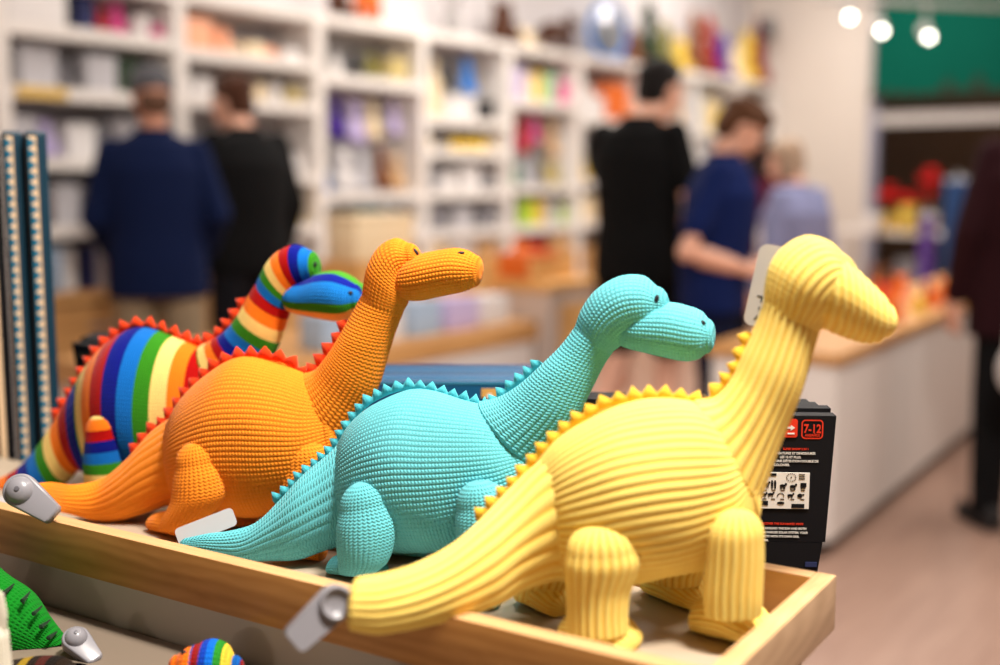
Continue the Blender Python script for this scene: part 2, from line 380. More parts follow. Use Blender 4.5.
        if both:
            N = Vector(s.n); pos2 = pos - 2 * N * pos.dot(N) - Vector(s.h) * .007
            h2 = bv.ray_cast(pos2 - N * .1, N)
            if h2[0] is None: return
            pos2 = h2[0]; z2 = (h2[1] if h2[1].dot(N) < 0 else -h2[1]); z2 = (z2 - N).normalized()
            x = Vector((0, 0, 1)).cross(z2).normalized(); y = z2.cross(x)
            Mx = Matrix((x, y, z2)).transposed() @ Matrix.Rotation(-rot, 3, 'Z')
            MB().ell(pos2 + z2 * .0003, (rx, ry, .0014), Mx, 16).build(name, mat, parent)
M_thread = plain((18, 18, 26), .55)
def dino(name, label, anchor, yaw, mat, crestmat, torso, tail, neck, skull, snout, legs, feet, crest, cr, kw, eye=None, nostril=None, snoutkw=None, stripes=None, footstripe=None, group='toy dinosaurs in the plywood tray', lat=(.86, .95, .95, .95, 1.1)):
    t = Toy(name, label, anchor, yaw, group); S = stripes or {}
    def taper(rows, f):
        n = len(rows); return [tuple(r) if len(r) > 4 and r[4] is not None else (*r[:4], f(i / (n - 1)), *r[5:]) for i, r in enumerate(rows)]
    torso = taper(torso, lambda x: lat[0] * (.72 + .28 * math.sin(PI * x) ** .7)); tail = taper(tail, lambda x: lat[0] * .74 + (lat[1] - lat[0] * .74) * x); neck = taper(neck, lambda x: .6 + (lat[2] - .6) * min(1, x * 1.6))
    body = t.mesh('body', [t.st(torso, lat[0], M=170, cap0=.008, cap1=.012, stripe=S.get('torso'), **kw),
                           t.st(tail, lat[1], M=170, cap0=.01, cap1=.008, stripe=S.get('tail'), **dict(kw, wale=kw['wale'] * 1.5, amp=kw['amp'] * 1.2)),
                           t.st(neck, lat[2], M=130, cap0=.01, cap1=.008, stripe=S.get('neck'), **dict(kw, wale=kw['wale'] * 1.2, amp=kw['amp'] * 1.15))], mat)
    hd = t.mesh('head', [t.st(skull, lat[3], M=90, cap0=.006, cap1=.012, stripe=S.get('skull'), **kw)], mat)
    k2 = dict(kw); k2.update(snoutkw or {})
    sn = t.mesh('snout', [t.st(snout, lat[4], M=170, cap0=.010, cap1=.008, stripe=S.get('snout'), **k2)], mat, hd)
    for i, (rows, off, la) in enumerate(legs):
        lg = t.mesh('leg', [t.st(rows, la, off, M=90, cap0=.025, cap1=.004, stripe=S.get('leg'), **kw)], mat)
        if feet[i]:
            gx, gy, ln, wd, ht, an = feet[i]; g = G(gx, gy, ZF) if gy else np.array(gx)
            t.mesh('foot', [t.foot(g, ln, wd, ht, an, stripe=footstripe, M=50, **{k: v for k, v in kw.items() if k not in ('ribdir',)})], mat, lg)
    if crest: t.crest(crest, cr[0], cr[1], cr[2], crestmat)
    for e in eye or (): t.spot(hd, *e, 'eye', M_thread, hd)
    for e in nostril or (): t.spot(sn, *e, 'nostril', M_thread, sn)
    t.head, t.sn = hd, sn
    return t
def fl(x, y, n, off): return G(x, y, ZF) - n * off
def nvec(yaw): return np.array([-math.sin(yaw), -math.cos(yaw), 0])
YAW = math.radians(14)
M_teal = knit('teal_knit', (106, 198, 208)); M_orange = knit('orange_knit', (248, 142, 38)); M_yellow = knit('yellow_corduroy', (253, 224, 124), strength=.12, smooth=0, fuzz=.07, groove_shade=(240, 190, 70))
M_rain = knit('striped_knit', (200, 100, 50), stripes=STRIPES)
F_teal = fabric((80, 190, 205), 600); F_red = fabric((226, 62, 16), 600); F_yel = fabric((244, 192, 60), 600)

# teal
an = fl(360, 577, nvec(YAW), .038)
kwT = dict(wale=.0042, course=.0034, amp=.0010, sharp=.5)
teal = dino('toy_dinosaur', 'turquoise ribbed knit long-necked dinosaur with a turquoise zigzag back', an, YAW, M_teal, F_teal,
    torso=[(338, 444, 345, 535), (352, 422, 360, 545), (375, 402, 385, 551), (405, 391, 415, 552), (435, 393, 445, 549), (465, 400, 480, 540), (490, 407, 515, 528), (505, 420, 545, 505)],
    tail=[(352, 432, 350, 545), (330, 453, 330, 548, None, .008), (305, 473, 300, 558, None, .018), (280, 500, 270, 560, None, .026), (255, 523, 240, 562, None, .034), (230, 531, 222, 558, None, .040), (207, 534, 203, 553, None, .045), (188, 538, 186, 550, None, .048)],
    neck=[(480, 402, 545, 470), (500, 397, 565, 440), (520, 384, 580, 415), (542, 364, 592, 388), (561, 345, 603, 366), (577, 324, 614, 350)],
    skull=[(576, 325, 613, 351), (582, 308, 620, 346), (596, 289, 627, 340), (619, 276, 635, 335), (643, 276, 645, 330), (657, 287, 657, 322)],
    snout=[(612, 313, 609, 338), (630, 308, 625, 347), (650, 304, 648, 353), (670, 303, 668, 357), (690, 307, 687, 360), (702, 312, 699, 358), (708, 319, 706, 353)],
    legs=[([(341, 509, 386, 503), (337, 526, 393, 522), (337, 545, 394, 542), (339, 562, 388, 562), (340, 571, 378, 571)], .056, .7),
          ([(458, 507, 508, 503), (456, 520, 515, 520), (457, 545, 512, 545), (460, 575, 505, 575), (461, 592, 498, 592)], .057, .7),
          ([(370, 500, 405, 500), (366, 530, 410, 530), (375, 548, 408, 548)], -.044, .7),
          ([(470, 495, 515, 495), (468, 520, 520, 520), (475, 560, 515, 560), (478, 572, 512, 572)], -.036, .6)],
    feet=[(357, 574, .050, .044, .020, 0), (476, 604, .040, .040, .022, 0), (400, 553, .050, .044, .022, 0), (515, 580, .050, .044, .022, 0)],
    crest=[(275, 503), (290, 490), (306, 475), (330, 455), (345, 433), (360, 412), (375, 400), (399, 390), (420, 389), (450, 397), (475, 405), (490, 406), (512, 388), (530, 375), (542, 363)],
    cr=(.0118, .0085, .004), kw=kwT, eye=[(656.5, 299, .0022, .0042, -.25)], nostril=[(703, 322.5, .0028, .0019, -.5)], lat=(.74, .88, .95, .98, 1.12))

# orange
an = fl(180, 535, nvec(YAW), .038)
kwO = dict(wale=.0045, course=.0038, amp=.0012, sharp=.5)
orange = dino('toy_dinosaur', 'orange ribbed knit long-necked dinosaur with a red zigzag back', an, YAW, M_orange, F_red,
    torso=[(172, 416, 176, 500), (185, 396, 190, 508), (205, 377, 208, 512), (232, 361, 234, 514), (260, 358, 262, 514), (288, 365, 294, 510), (310, 377, 325, 500), (325, 388, 345, 480)],
    tail=[(187, 405, 187, 505), (170, 419, 172, 504, None, 0), (150, 434, 148, 512), (128, 458, 122, 520, None, .004), (103, 478, 98, 520, None, .012), (75, 485, 72, 514, None, .035), (50, 483, 50, 508, None, .07), (34, 484, 34, 503, None, .085)],
    neck=[(303, 374, 345, 445), (316, 369, 362, 414), (330, 352, 377, 388), (341, 334, 388, 352), (352, 316, 395, 330), (364, 294, 403, 310)],
    skull=[(364, 295, 403, 311), (366, 280, 407, 303), (370, 263, 408, 296), (380, 246, 408, 285), (395, 238, 408, 278), (408, 243, 413, 272)],
    snout=[(397, 268, 392, 288), (406, 260, 403, 298), (420, 254, 420, 300), (438, 250, 438, 297), (455, 248, 454, 294), (468, 251, 466, 291), (476, 256, 474, 287)],
    legs=[([(177, 466, 218, 460), (174, 482, 225, 476), (172, 500, 226, 496), (163, 520, 205, 520), (160, 528, 192, 528)], .056, .7),
          ([(280, 464, 329, 461), (278, 480, 332, 478), (280, 510, 332, 510), (296, 545, 335, 545), (300, 552, 333, 552)], .034, .6),
          ([(205, 460, 245, 460), (203, 490, 248, 490), (212, 515, 246, 515)], -.036, .7),
          ([(300, 455, 340, 455), (300, 490, 345, 490), (305, 528, 345, 528), (308, 536, 343, 536)], -.036, .6)],
    feet=[(176, 533, .058, .044, .024, .3), (309, 558, .030, .036, .024, 0), (231, 524, .05, .044, .022, 0), (335, 545, .05, .044, .022, 0)],
    crest=[(133, 455), (151, 433), (165, 423), (180, 404), (202, 379), (229, 361), (259, 357), (286, 362), (305, 376), (314, 372), (329, 353), (341, 336), (349, 321)],
    cr=(.0165, .0105, .005), kw=kwO, eye=[(416, 252, .0020, .0046, .5)], nostril=[(461, 253, .0038, .0018, .1)], lat=(.74, .88, .95, .98, 1.12))

# striped
an = np.array([-.513, 1.488, ZF])
kwR = dict(wale=.0038, course=.003, amp=.0004)
rain = dino('toy_dinosaur', 'rainbow striped knit long-necked dinosaur with a red zigzag back', an, YAW, M_rain, F_red,
    torso=[(75, 386, 95, 470), (95, 357, 110, 478), (112, 339, 125, 484), (132, 329, 142, 486), (156, 331, 162, 486), (180, 340, 186, 482), (200, 347, 212, 470), (212, 356, 228, 450)],
    tail=[(102, 352, 112, 478), (82, 378, 94, 474), (62, 410, 79, 470), (46, 436, 66, 483), (29, 458, 46, 493), (11, 472, 26, 501), (-8, 482, 2, 503)],
    neck=[(200, 347, 240, 420), (214, 339, 256, 390), (228, 329, 270, 362), (241, 310, 280, 340), (250, 294, 286, 321), (258, 282, 290, 309)],
    skull=[(258, 283, 290, 310), (263, 272, 293, 304), (270, 260, 296, 298), (280, 250, 300, 292), (295, 244, 304, 287), (309, 250, 312, 283)],
    snout=[(281, 282, 281, 303), (292, 279, 292, 312), (306, 277, 308, 316), (322, 272, 324, 319), (338, 271, 340, 321), (350, 276, 350, 319), (358, 282, 358, 313)],
    legs=[([(87, 433, 119, 430), (86, 445, 121, 442), (85, 465, 122, 465), (87, 485, 121, 487), (88, 494, 119, 496)], .064, .8),
          ([(190, 430, 225, 430), (186, 455, 230, 455), (188, 480, 228, 480), (192, 500, 226, 500)], .012, .5),
          ([(112, 440, 145, 440), (112, 465, 145, 465), (116, 484, 142, 484)], -.036, .6),
          ([(205, 430, 240, 430), (205, 460, 240, 460), (207, 492, 238, 492)], -.040, .5)],
    feet=[(104, 499, .05, .042, .022, 0), (204, 506, .034, .036, .022, 0), (128, 487, .05, .042, .022, 0), (222, 497, .036, .036, .022, 0)],
    crest=[(55, 420), (62, 410), (75, 389), (95, 358), (110, 341), (129, 328), (145, 327), (165, 333), (181, 339), (200, 345), (213, 339), (227, 329), (240, 311), (247, 299)],
    cr=(.0172, .0115, .005), kw=kwR, eye=[(314.7, 265, .0024, .0042, -.3)], nostril=[(350.5, 293, .0030, .0026, 0)],
    stripes=dict(torso=(5.0, 15.2), tail=(11.2, 0.2), neck=(11.9, 21.0), skull=(22.0, 28.6), snout=('around', 0, 1), leg=(2.3, 8.2)), footstripe=(7, 8.5), lat=(.74, .88, .95, .98, 1.1))

# yellow
YY = math.radians(0); an = np.array([.14, 1.022, ZF])
kwY = dict(wale=.0068, course=.004, amp=.0017, sharp=.75)
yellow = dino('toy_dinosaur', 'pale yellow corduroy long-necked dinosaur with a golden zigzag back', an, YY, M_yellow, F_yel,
    torso=[(538, 463, 556, 570), (556, 441, 572, 580), (580, 422, 595, 584), (612, 406, 622, 583), (650, 398, 655, 578), (685, 401, 695, 569), (710, 411, 735, 550), (730, 426, 755, 520)],
    tail=[(575, 432, 575, 580), (540, 459, 553, 580, None, 0), (515, 486, 525, 588, None, .01), (490, 511, 498, 603, None, .03), (455, 543, 460, 616, None, .06), (420, 563, 420, 627, None, .085), (385, 575, 381, 632, None, .11), (359, 579, 354, 628, None, .125)],
    neck=[(695, 401, 757, 505), (714, 397, 770, 468), (732, 377, 785, 430), (744, 351, 800, 392), (755, 327, 811, 356), (764, 303, 819, 328)],
    skull=[(764, 304, 819, 329), (766, 284, 826, 322), (772, 263, 832, 315), (786, 246, 838, 307), (808, 236, 843, 300), (829, 242, 847, 294), (842, 254, 850, 288)],
    snout=[(826, 248, 818, 326), (840, 255, 836, 334), (856, 269, 853, 340), (871, 283, 866, 343), (884, 296, 878, 342), (890, 305, 885, 337)],
    legs=[([(567, 553, 637, 549), (565, 564, 640, 560), (566, 577, 636, 574), (567, 594, 629, 592), (567, 612, 627, 610), (567, 630, 628, 630)], .050, .72),
          ([(707, 540, 764, 536), (706, 560, 764, 558), (704, 590, 762, 588), (705, 614, 761, 612)], .050, .72),
          ([(525, 530, 575, 530), (520, 560, 575, 560), (516, 590, 565, 590), (515, 598, 562, 598)], -.046, .66),
          ([(660, 525, 715, 525), (655, 550, 715, 550), (653, 572, 702, 572), (654, 582, 700, 582)], -.056, .66)],
    feet=[(600, 643, .056, .056, .028, .6), (731, 636, .058, .060, .036, .6), (545, 608, .046, .050, .036, .9), (676, 600, .056, .052, .036, .9)],
    crest=[(478, 521), (490, 509), (515, 484), (540, 456), (560, 436), (582, 419), (607, 405), (630, 400), (655, 397), (685, 400), (708, 405), (716, 394), (733, 376), (744, 351), (752, 333)],
    cr=(.0135, .0085, .005), kw=kwY, snoutkw=dict(ribdir='u', wale=.0078), lat=(.78, .92, .92, .98, 1.0))

# rainbow snout: bands run lengthwise, green over blue over green over cream
M_sn = knit('striped_snout_knit', (100, 100, 100), stripes=[(240, 170, 80), (240, 170, 80), (55, 140, 30), (25, 120, 205), (25, 120, 205), (15, 30, 140), (70, 150, 40)])
me = rain.sn.data; me.materials.clear(); me.materials.append(M_sn)
a = np.empty(len(me.vertices), dtype=np.float32); me.attributes['stripe'].data.foreach_get('value', a); me.attributes['stripe'].data.foreach_set('value', 6.95 * np.clip(1 - a, 0, 1))
# ------------------------------------------------------------------ security tags and hang tags
M_tag = plain((138, 136, 142), .28, var=.01); M_tagd = plain((96, 94, 100), .35, var=.01); M_card = plain((190, 188, 190), .5, var=.01); M_ink = plain((40, 40, 44), .6)
def sec_tag(name, label, pos, X, Z, s=1.0, L=.062, W=.030, group=None):
    """hard plastic tag: X along it from the round end to the narrow end, Z out of its domed face"""
    X = Vector(X).normalized(); Z = Vector(Z); Z = (Z - X * Z.dot(X)).normalized(); Y = Z.cross(X)
    t = thing(name, label, 'security tag', pos, 0, group); M = Matrix((X, Y, Z)).transposed().to_4x4()
    t.matrix_world = Matrix.Translation(Vector(pos)) @ M
    r = W / 2 * s; l = L * s
    def outline(k, z):
        pts = [(r * k * math.cos(a), r * k * math.sin(a), z) for a in np.linspace(math.radians(80), math.radians(280), 18)]
        e = l - r; w1 = r * .62 * k
        pts += [(e * 1.0 - .003 * s, -w1, z), (e + (k - 1) * r, -w1 + .004 * s, z), (e + (k - 1) * r, w1 - .004 * s, z), (e - .003 * s, w1, z)]
        return pts
    def shell(layers):
        m = MB(); rings = [[m.bm.verts.new(p) for p in outline(k, z)] for k, z in layers]; n = len(rings[0])
        for A, B in zip(rings, rings[1:]):
            for i in range(n): m.bm.faces.new((A[i], A[(i + 1) % n], B[(i + 1) % n], B[i]))
        m.bm.faces.new(rings[0][::-1]); m.bm.faces.new(rings[-1]); return m
    shell([(.94, -.006 * s), (1.0, -.005 * s), (1.0, -.0012 * s)]).build('back_plate', M_tag, t, angle=.9)
    shell([(.93, -.0012 * s), (.93, -.0004 * s)]).build('seam', M_tagd, t)
    shell([(1.0, -.0004 * s), (1.0, .0035 * s), (.93, .0055 * s), (.84, .006 * s)]).build('shell', M_tag, t, angle=.9)
    MB().lathe([(r * .82, .005 * s), (r * .74, .009 * s), (r * .55, .0125 * s), (r * .25, .0145 * s), (.0005, .0150 * s)], n=28).build('dome', M_tag, t, angle=1.2)
    MB().lathe([(r * .16, .0140 * s), (r * .14, .0158 * s), (.0004, .0160 * s)], n=14).build('pin', M_tagd, t)
    return t
def disc_tag(name, label, pos, X, Z, r=.0165, L=.062):
    """long tag seen from the end: flat body with a round cup at its head"""
    X = Vector(X).normalized(); Z = Vector(Z); Z = (Z - X * Z.dot(X)).normalized(); Y = Z.cross(X)
    t = thing(name, label, 'security tag', pos); t.matrix_world = Matrix.Translation(Vector(pos)) @ Matrix((X, Y, Z)).transposed().to_4x4()
    m = MB(); rings = []
    for k, z in ((.92, -.012), (1, -.010), (1, -.002), (.95, 0)):
        pts = [(r * k * math.cos(a), r * k * math.sin(a), z) for a in np.linspace(PI / 2, 3 * PI / 2, 16)]
        pts += [(L - r - .004, -r * .80 * k, z), (L - r - .001, -r * .6 * k, z), (L - r - .001, r * .6 * k, z), (L - r - .004, r * .80 * k, z)]
        rings.append([m.bm.verts.new(p) for p in pts])
    n = len(rings[0])
    for A, B in zip(rings, rings[1:]):
        for i in range(n): m.bm.faces.new((A[i], A[(i + 1) % n], B[(i + 1) % n], B[i]))
    m.bm.faces.new(rings[0][::-1]); m.bm.faces.new(rings[-1]); m.build('body', M_tag, t, angle=.8)
    MB().lathe([(r * .92, -.001), (r * .93, .0035), (r * .84, .0052), (r * .70, .0046), (r * .62, .0020), (r * .3, .0012), (.0004, .0010)], n=36).build('cup', M_tag, t, angle=1.0)
    return t
def card(name, label, cat, px, Y, w, h, rot, tilt, rz, th=.0009):
    pos = P(px[0], px[1], Y); t = thing(name, label, cat, pos)
    t.rotation_euler = (PI / 2 + tilt, rot, rz)
    t.rotation_mode = 'XYZ'; t.matrix_world = Matrix.Translation(Vector(pos)) @ Matrix.Rotation(rz, 4, 'Z') @ Matrix.Rotation(PI / 2 + tilt, 4, 'X') @ Matrix.Rotation(rot, 4, 'Z')
    MB().prism([(x, y, -th / 2) for x, y in rrect(w, h, min(w, h) * .24)], (0, 0, th)).build('card', M_card, t)
    return t
# the orange dinosaur's tail clip lies over the edge of the tray
q = P(21, 491, 1.215)
sec_tag('security_tag', 'grey plastic security tag clipped to the tail of the orange dinosaur', q, RT * .80 - UP * .55 + FW * -.1, -FW * .9 + UP * .42 - RT * .1, 1.0, .064, .036)
# the yellow dinosaur's
q = P(336, 603, .90)
disc_tag('security_tag', 'long grey security tag clipped to the tail of the yellow dinosaur', q, -RT * .70 - UP * .62 - FW * .35, RT * .42 - FW * .82 - UP * .1 + UP * .35, .0145, .060)
# paper hang tags
t = card('hang_tag', 'white rounded hang tag behind the head of the yellow dinosaur', 'tag', (769, 287), 1.075, .032, .076, -.19, .0, math.radians(-12))
m = MB()
for i, (x, y, w_, h_) in enumerate([(-.001, .014, .0035, .0014), (-.002, .004, .0016, .0040), (.0005, .003, .0016, .0042), (-.0005, -.001, .0014, .002), (-.006, -.010, .0050, .0013), (-.004, -.013, .0012, .005), (-.0045, -.021, .0012, .003), (-.005, -.029, .0012, .003), (-.006, -.031, .002, .0012)]):
    m.box((x, y, .0006), (w_, h_, .0003))
m.build('printing', M_ink, t)
t = card('hang_tag', 'white rounded hang tag lying beside the tip of the turquoise tail', 'tag', (206, 527), 1.215, .064, .020, .36, -.28, math.radians(4))

# ------------------------------------------------------------------ boxed kits behind the tray
M_black = plain((14, 14, 18), .6, var=.03, spec=.2); M_red = plain((214, 52, 24), .5); M_offw = plain((224, 220, 214), .5); M_navy = plain((14, 40, 76), .4); M_dteal = plain((6, 48, 66), .42, var=.05, scale=12); M_tealb = plain((8, 100, 130), .45); M_cream = plain((216, 186, 150), .6, var=.05); M_lamb = plain((40, 50, 90), .4)
GK = 'black kit boxes standing behind the tray'
def kit(label, pos, rz, w, h, top=1.0, bot=.86, d=.018, tilt=0, group=GK):
    t = thing('kit_box', label, 'box', pos, rz, group); t.rotation_euler = (tilt, 0, rz)
    def sec(z0, z1, wa, wb, name):
        # right edge leans in towards the foot; origin at the front top right corner
        MB().prism([(-w, 0, z0), (-wa, 0, z0), (-wb, 0, z1), (-w, 0, z1)], (0, d, 0)).build(name, M_black, t, smooth=False)
    sec(-h * .36, 0, w * .085 / 1.6, 0, 'upper_sleeve'); sec(-h, -h * .36 - .0006, w * .32, w * .075, 'lower_sleeve')
    return t
kx, kY = 836.5, 1.165
q = P(kx, 416, kY); KH = q[2] - ZP - .001
k0 = kit('black tapered kit box with an orange age badge, frontmost behind the yellow dinosaur', q, math.radians(-3), .125, KH)
def pr(px, py): return (P(px, py, kY)[0] - q[0], -.0006, P(px, py, kY)[2] - q[2])
def ring(t, px, py, w_, h_, r, th, mat, name):
    c = pr(px, py); o = rrect(w_, h_, r); i = rrect(w_ - 2 * th, h_ - 2 * th, max(r - th, .0005)); m = MB(); n = len(o)
    A = [m.bm.verts.new((c[0] + x, c[1], c[2] + y)) for x, y in o]; B = [m.bm.verts.new((c[0] + x, c[1], c[2] + y)) for x, y in i]
    for k in range(n): m.bm.faces.new((A[k], A[(k + 1) % n], B[(k + 1) % n], B[k]))
    m.build(name, mat, t, smooth=False)
S = kY / F
bd = ring(k0, 812.5, 429.5, 22 * S, 20 * S, 4 * S, 1.3 * S, M_red, 'age_badge')
rx = (PI / 2, 0, 0)
def tx(body, px, py, size, mat, name='printing', **kw): return text(name, body, size * S, mat, k0, pr(px, py), rx, **kw)
tx('7-12', 812.5, 433, 12.5, M_red, 'age_lettering', align='CENTER', bold=True, sx=.78); tx('ANS/AÑOS', 812.5, 436.6, 3.6, M_red, align='CENTER', bold=True, sx=.85)
c = pr(789, 428.5); MB().prism([(c[0] + x, -.0012, c[2] + y) for x, y in rrect(18 * S, 19 * S, 2.4 * S)], (0, .0010, 0)).build('arrow_badge', M_red, k0, smooth=False)
c = pr(791, 428); m = MB(); m.prism([(c[0] + x * S, -.0016, c[2] + y * S) for x, y in ((-5, 1), (0, 1), (0, 3), (4.5, 0), (0, -3), (0, -1), (-5, -1))], (0, .0008, 0)); m.box((c[0] + .5 * S, -.0013, c[2] - 6 * S), (7 * S, .0008, 1.5 * S)); m.build('arrow', M_offw, k0, smooth=False)
tx('SUPER SHOW 2 IN 1', 809, 450.3, 2.9, M_red, align='RIGHT', bold=True)
for i, (l, xr) in enumerate((('CREATURES ET DINOSAURES', 815.5), ('LES 12 ET PLUS.', 801.5), ('SES PIÈCES, UNE DÉTENTION DOUBLE DE', 818.5), ('TES COLONIES.', 790))):
    tx(l, xr, 454.7 + i * 3.9, 3.2, M_offw, align='RIGHT', bold=True)
# pale instruction panel with small silhouettes
c = pr(783, 491); MB().box((c[0], -.0008, c[2]), (54 * S, .0010, 38 * S)).build('picture_panel', M_offw, k0, smooth=False)
m = MB()
def blk(px, py, w_, h_, rot=0): c = pr(px, py); m.box((c[0], -.0015, c[2]), (w_ * S, .0006, h_ * S), rot=Matrix.Rotation(rot, 3, 'Y') if rot else None)
def oval(px, py, w_, h_): c = pr(px, py); m.prism([(c[0] + w_ / 2 * S * math.cos(a), -.0018, c[2] + h_ / 2 * S * math.sin(a)) for a in np.linspace(0, 2 * PI, 14)[:-1]], (0, .0006, 0))
blk(768, 475, 18, 2.6); blk(764, 503.5, 9, 4.5); blk(798, 506, 13, 4.2); oval(781, 503.3, 7.5, 3)
for (x, y) in ((766.5, 484.5), (783, 486), (793, 486.5)):
    oval(x, y, 6, 3); oval(x + 3.2, y - 1.6, 2.4, 2.4); [blk(x + k, y + 2.3, .8, 2.6) for k in (-2.2, -.8, 1, 2.2)]
for x in (772.5, 775.5): oval(x, 481.6, 2, 2); blk(x, 484.6, 2.2, 4.2); blk(x, 487.8, 1.6, 2.6)
blk(803.5, 485, 6, 4.2); blk(803, 488, 4.5, 1.4)
for (x, y) in ((764, 495), (771, 494.6), (790.5, 495.5)): oval(x, y, 6, 2.6); blk(x - 1.6, y + 1.9, .9, 2); blk(x + 1.6, y + 1.9, .9, 2); oval(x + 3, y - 1.4, 2, 2)
oval(800, 495.8, 5.2, 4.6); blk(803.4, 494.6, 2, 1)
for a in np.linspace(.2, PI - .2, 7): blk(781 + 3.2 * math.cos(a), 496.8 - 3.4 * math.sin(a), 1.0, 1.0)
for a in np.linspace(0, 2 * PI, 15)[:-1]: blk(791.5 + 4.5 * math.cos(a), 477.5 - 3.8 * math.sin(a), .8, .8)
oval(791.5, 477.5, 1.4, 1.4)
for x in (765.5, 774, 783, 793, 803): blk(x, 490.4, 4, .5); blk(x - .5, 499.3, 4, .5)
for k in range(3): blk(802, 474.5 + k * 2.2, 6, .5)
m.build('silhouettes', M_black, k0, smooth=False)
tx('DISCOVER THE SUN-BAKED MARS', 803.5, 525.3, 2.9, M_red, align='RIGHT', bold=True)
for i, (l, xr) in enumerate((('MARCHES AROUND THE SUN AND BOTH', 806.5), ('ON FAMILIES SOLAR SYSTEM. YOUR', 808), ('OBJECTS WITH IT’S OWN ORB.', 799.5), ('SYSTEM.', 769))):
    tx(l, xr, 530 + i * 4, 3.0, M_offw, align='RIGHT', bold=True)
c = pr(811, 564.5); MB().box((c[0], -.0009, c[2]), (12 * S, .0008, 5 * S)).build('blue_band', M_lamb, k0, smooth=False)
for i, (px, py) in enumerate(((831, 408.5), (818.5, 405), (809.5, 402))):
    qq = P(px, py, kY + .03 + i * .025); k = kit(['black kit box with a white top line, second of the stack behind the yellow dinosaur', 'black kit box, third back in the stack behind the yellow dinosaur', 'black kit box, rearmost of the stack behind the yellow dinosaur'][i], qq, math.radians(-3), .125, qq[2] - ZP - .001)
    MB().box((-.064, -.0005, -.0055), (.112, .0008, .0014)).build('top_line', M_offw, k, smooth=False)
for i in range(3):
    qq = P(634 - i * 4, 399.5 - i * 2.2, 1.27 + i * .03)
    kit(['black kit box frontmost between the turquoise and yellow dinosaurs', 'black kit box in the middle of the stack between the turquoise and yellow dinosaurs', 'black kit box at the back of the stack between the turquoise and yellow dinosaurs'][i], qq, math.radians(-4), .075, qq[2] - ZP - .001)
for i in range(4):
    px, py = ((114, 349.5), (122, 344), (126, 342), (131, 339.5))[i]
    qq = P(px, py, 1.70 + i * .035)
    t = thing('kit_box', ['dark kit box frontmost behind the rainbow dinosaur', 'dark kit box second back behind the rainbow dinosaur', 'dark kit box third back behind the rainbow dinosaur', 'dark kit box at the very back behind the rainbow dinosaur'][i], 'box', (qq[0], qq[1], qq[2]), math.radians(-40), GK)
    hh = qq[2] - ZP - .001; ww = .115
    MB().prism([(-ww * .25, 0, -hh), (0, 0, -hh), (0, 0, 0), (-ww, 0, 0), (-ww * .86, 0, -.065)], (0, .016, 0)).build('sleeve', M_black, t, smooth=False)
    if i == 0:
        g_ = plain((60, 58, 40), .5); text('printing', 'NATURE', .010, g_, t, (-.094, -.0006, -.022), rx, bold=True); text('printing', 'DINOS', .008, g_, t, (-.088, -.0006, -.036), rx)

# blue boxes standing in a file behind the orange and turquoise dinosaurs
GB = 'blue boxes filed behind the tray'; M_blues = [plain((8, 70, 108), .4, scale=10), plain((12, 84, 128), .4, scale=10), plain((8, 58, 98), .4, scale=10), plain((12, 78, 124), .4, scale=10), plain((10, 34, 84), .4, scale=10)]; M_lip = plain((60, 140, 170), .45)
names = ['frontmost', 'second from the front', 'third from the front', 'fourth from the front', 'rearmost']
for i, y in enumerate((381.5, 377.5, 374, 370, 366)):
    Y = 1.42 + i * .031; q = P(562, y, Y); q0 = P(355, y, Y); w_ = q[0] - q0[0]; h_ = q[2] - ZP - .001
    t = thing('gift_box', 'flat blue box, %s of the file behind the turquoise dinosaur' % names[i], 'box', ((q[0] + q0[0]) / 2, Y, ZP + .001), math.radians(-1.2), GB)
    MB().box((0, .010, h_ / 2), (w_, .020, h_), bevel=.0025).build('box_body', M_blues[i], t)
    MB().box((0, .0005, h_ - .0022), (w_ - .006, .0025, .0016)).build('lid_edge', M_lip, t)
    if i == 0:
        a = P(490.5, 393, Y - .001); MB().box((a[0] - t.location.x, -.001, a[2] - t.location.z), (.022, .0012, .011)).build('price_label', plain((214, 160, 82), .6), t)
        MB().lathe([(.004, 0), (.004, .0008)], n=16, rot=Matrix.Rotation(PI / 2, 3, 'X'), c=(a[0] - t.location.x - .001, -.0014, a[2] - t.location.z - .004)).build('label_dot', M_offw, t)

# two tall cloth-bound books with a triangle border on the left
GT = 'tall patterned books at the left edge'
for i, (xl, xr) in enumerate(((1, 22.5), (23.5, 47))):
    Y = 1.70; a, b = P(xl, 131, Y), P(xr, 131, Y); w_ = b[0] - a[0]; h_ = a[2] - ZP - .001
    t = thing('tall_book', ['tall dark teal book with a cream triangle border, left of the two', 'tall dark teal book with a cream triangle border, nearest the rainbow dinosaur'][i], 'book', ((a[0] + b[0]) / 2, Y, ZP + .001), math.radians(23), GT)
    w_ *= .9; MB().box((0, .11, h_ / 2), (w_, .22, h_), bevel=.006, seg=4).build('cover', M_dteal, t)
    sx_ = -w_ * .17; sw = w_ * .38
    MB().box((-w_ * .45, -.0004, h_ / 2), (w_ * .12, .002, h_ - .014)).build('gap_strip', M_black, t)  # black strip painted in as the dark gap beside the book
    MB().box((sx_, -.0008, h_ / 2), (sw, .0024, h_ - .014)).build('border_strip', M_cream, t)
    m = MB(); p_ = 10.9 * Y / F; n_ = int((h_ - .02) / p_)
    for k in range(n_):
        z = h_ - .009 - k * p_; x0 = sx_ - sw / 2
        m.prism([(x0, -.0026, z), (x0 + sw * .97, -.0026, z - p_ * .5), (x0, -.0026, z - p_ * .99)], (0, .0012, 0))
    m.build('triangles', M_tealb, t, smooth=False)
    if i == 0:
        pass
a = P(-13, 137, 1.69); h_ = a[2] - ZP - .001
t = thing('tall_book', 'tall black-backed book cut off by the left edge of the photo', 'book', (a[0], 1.70, ZP + .001), math.radians(23), GT)
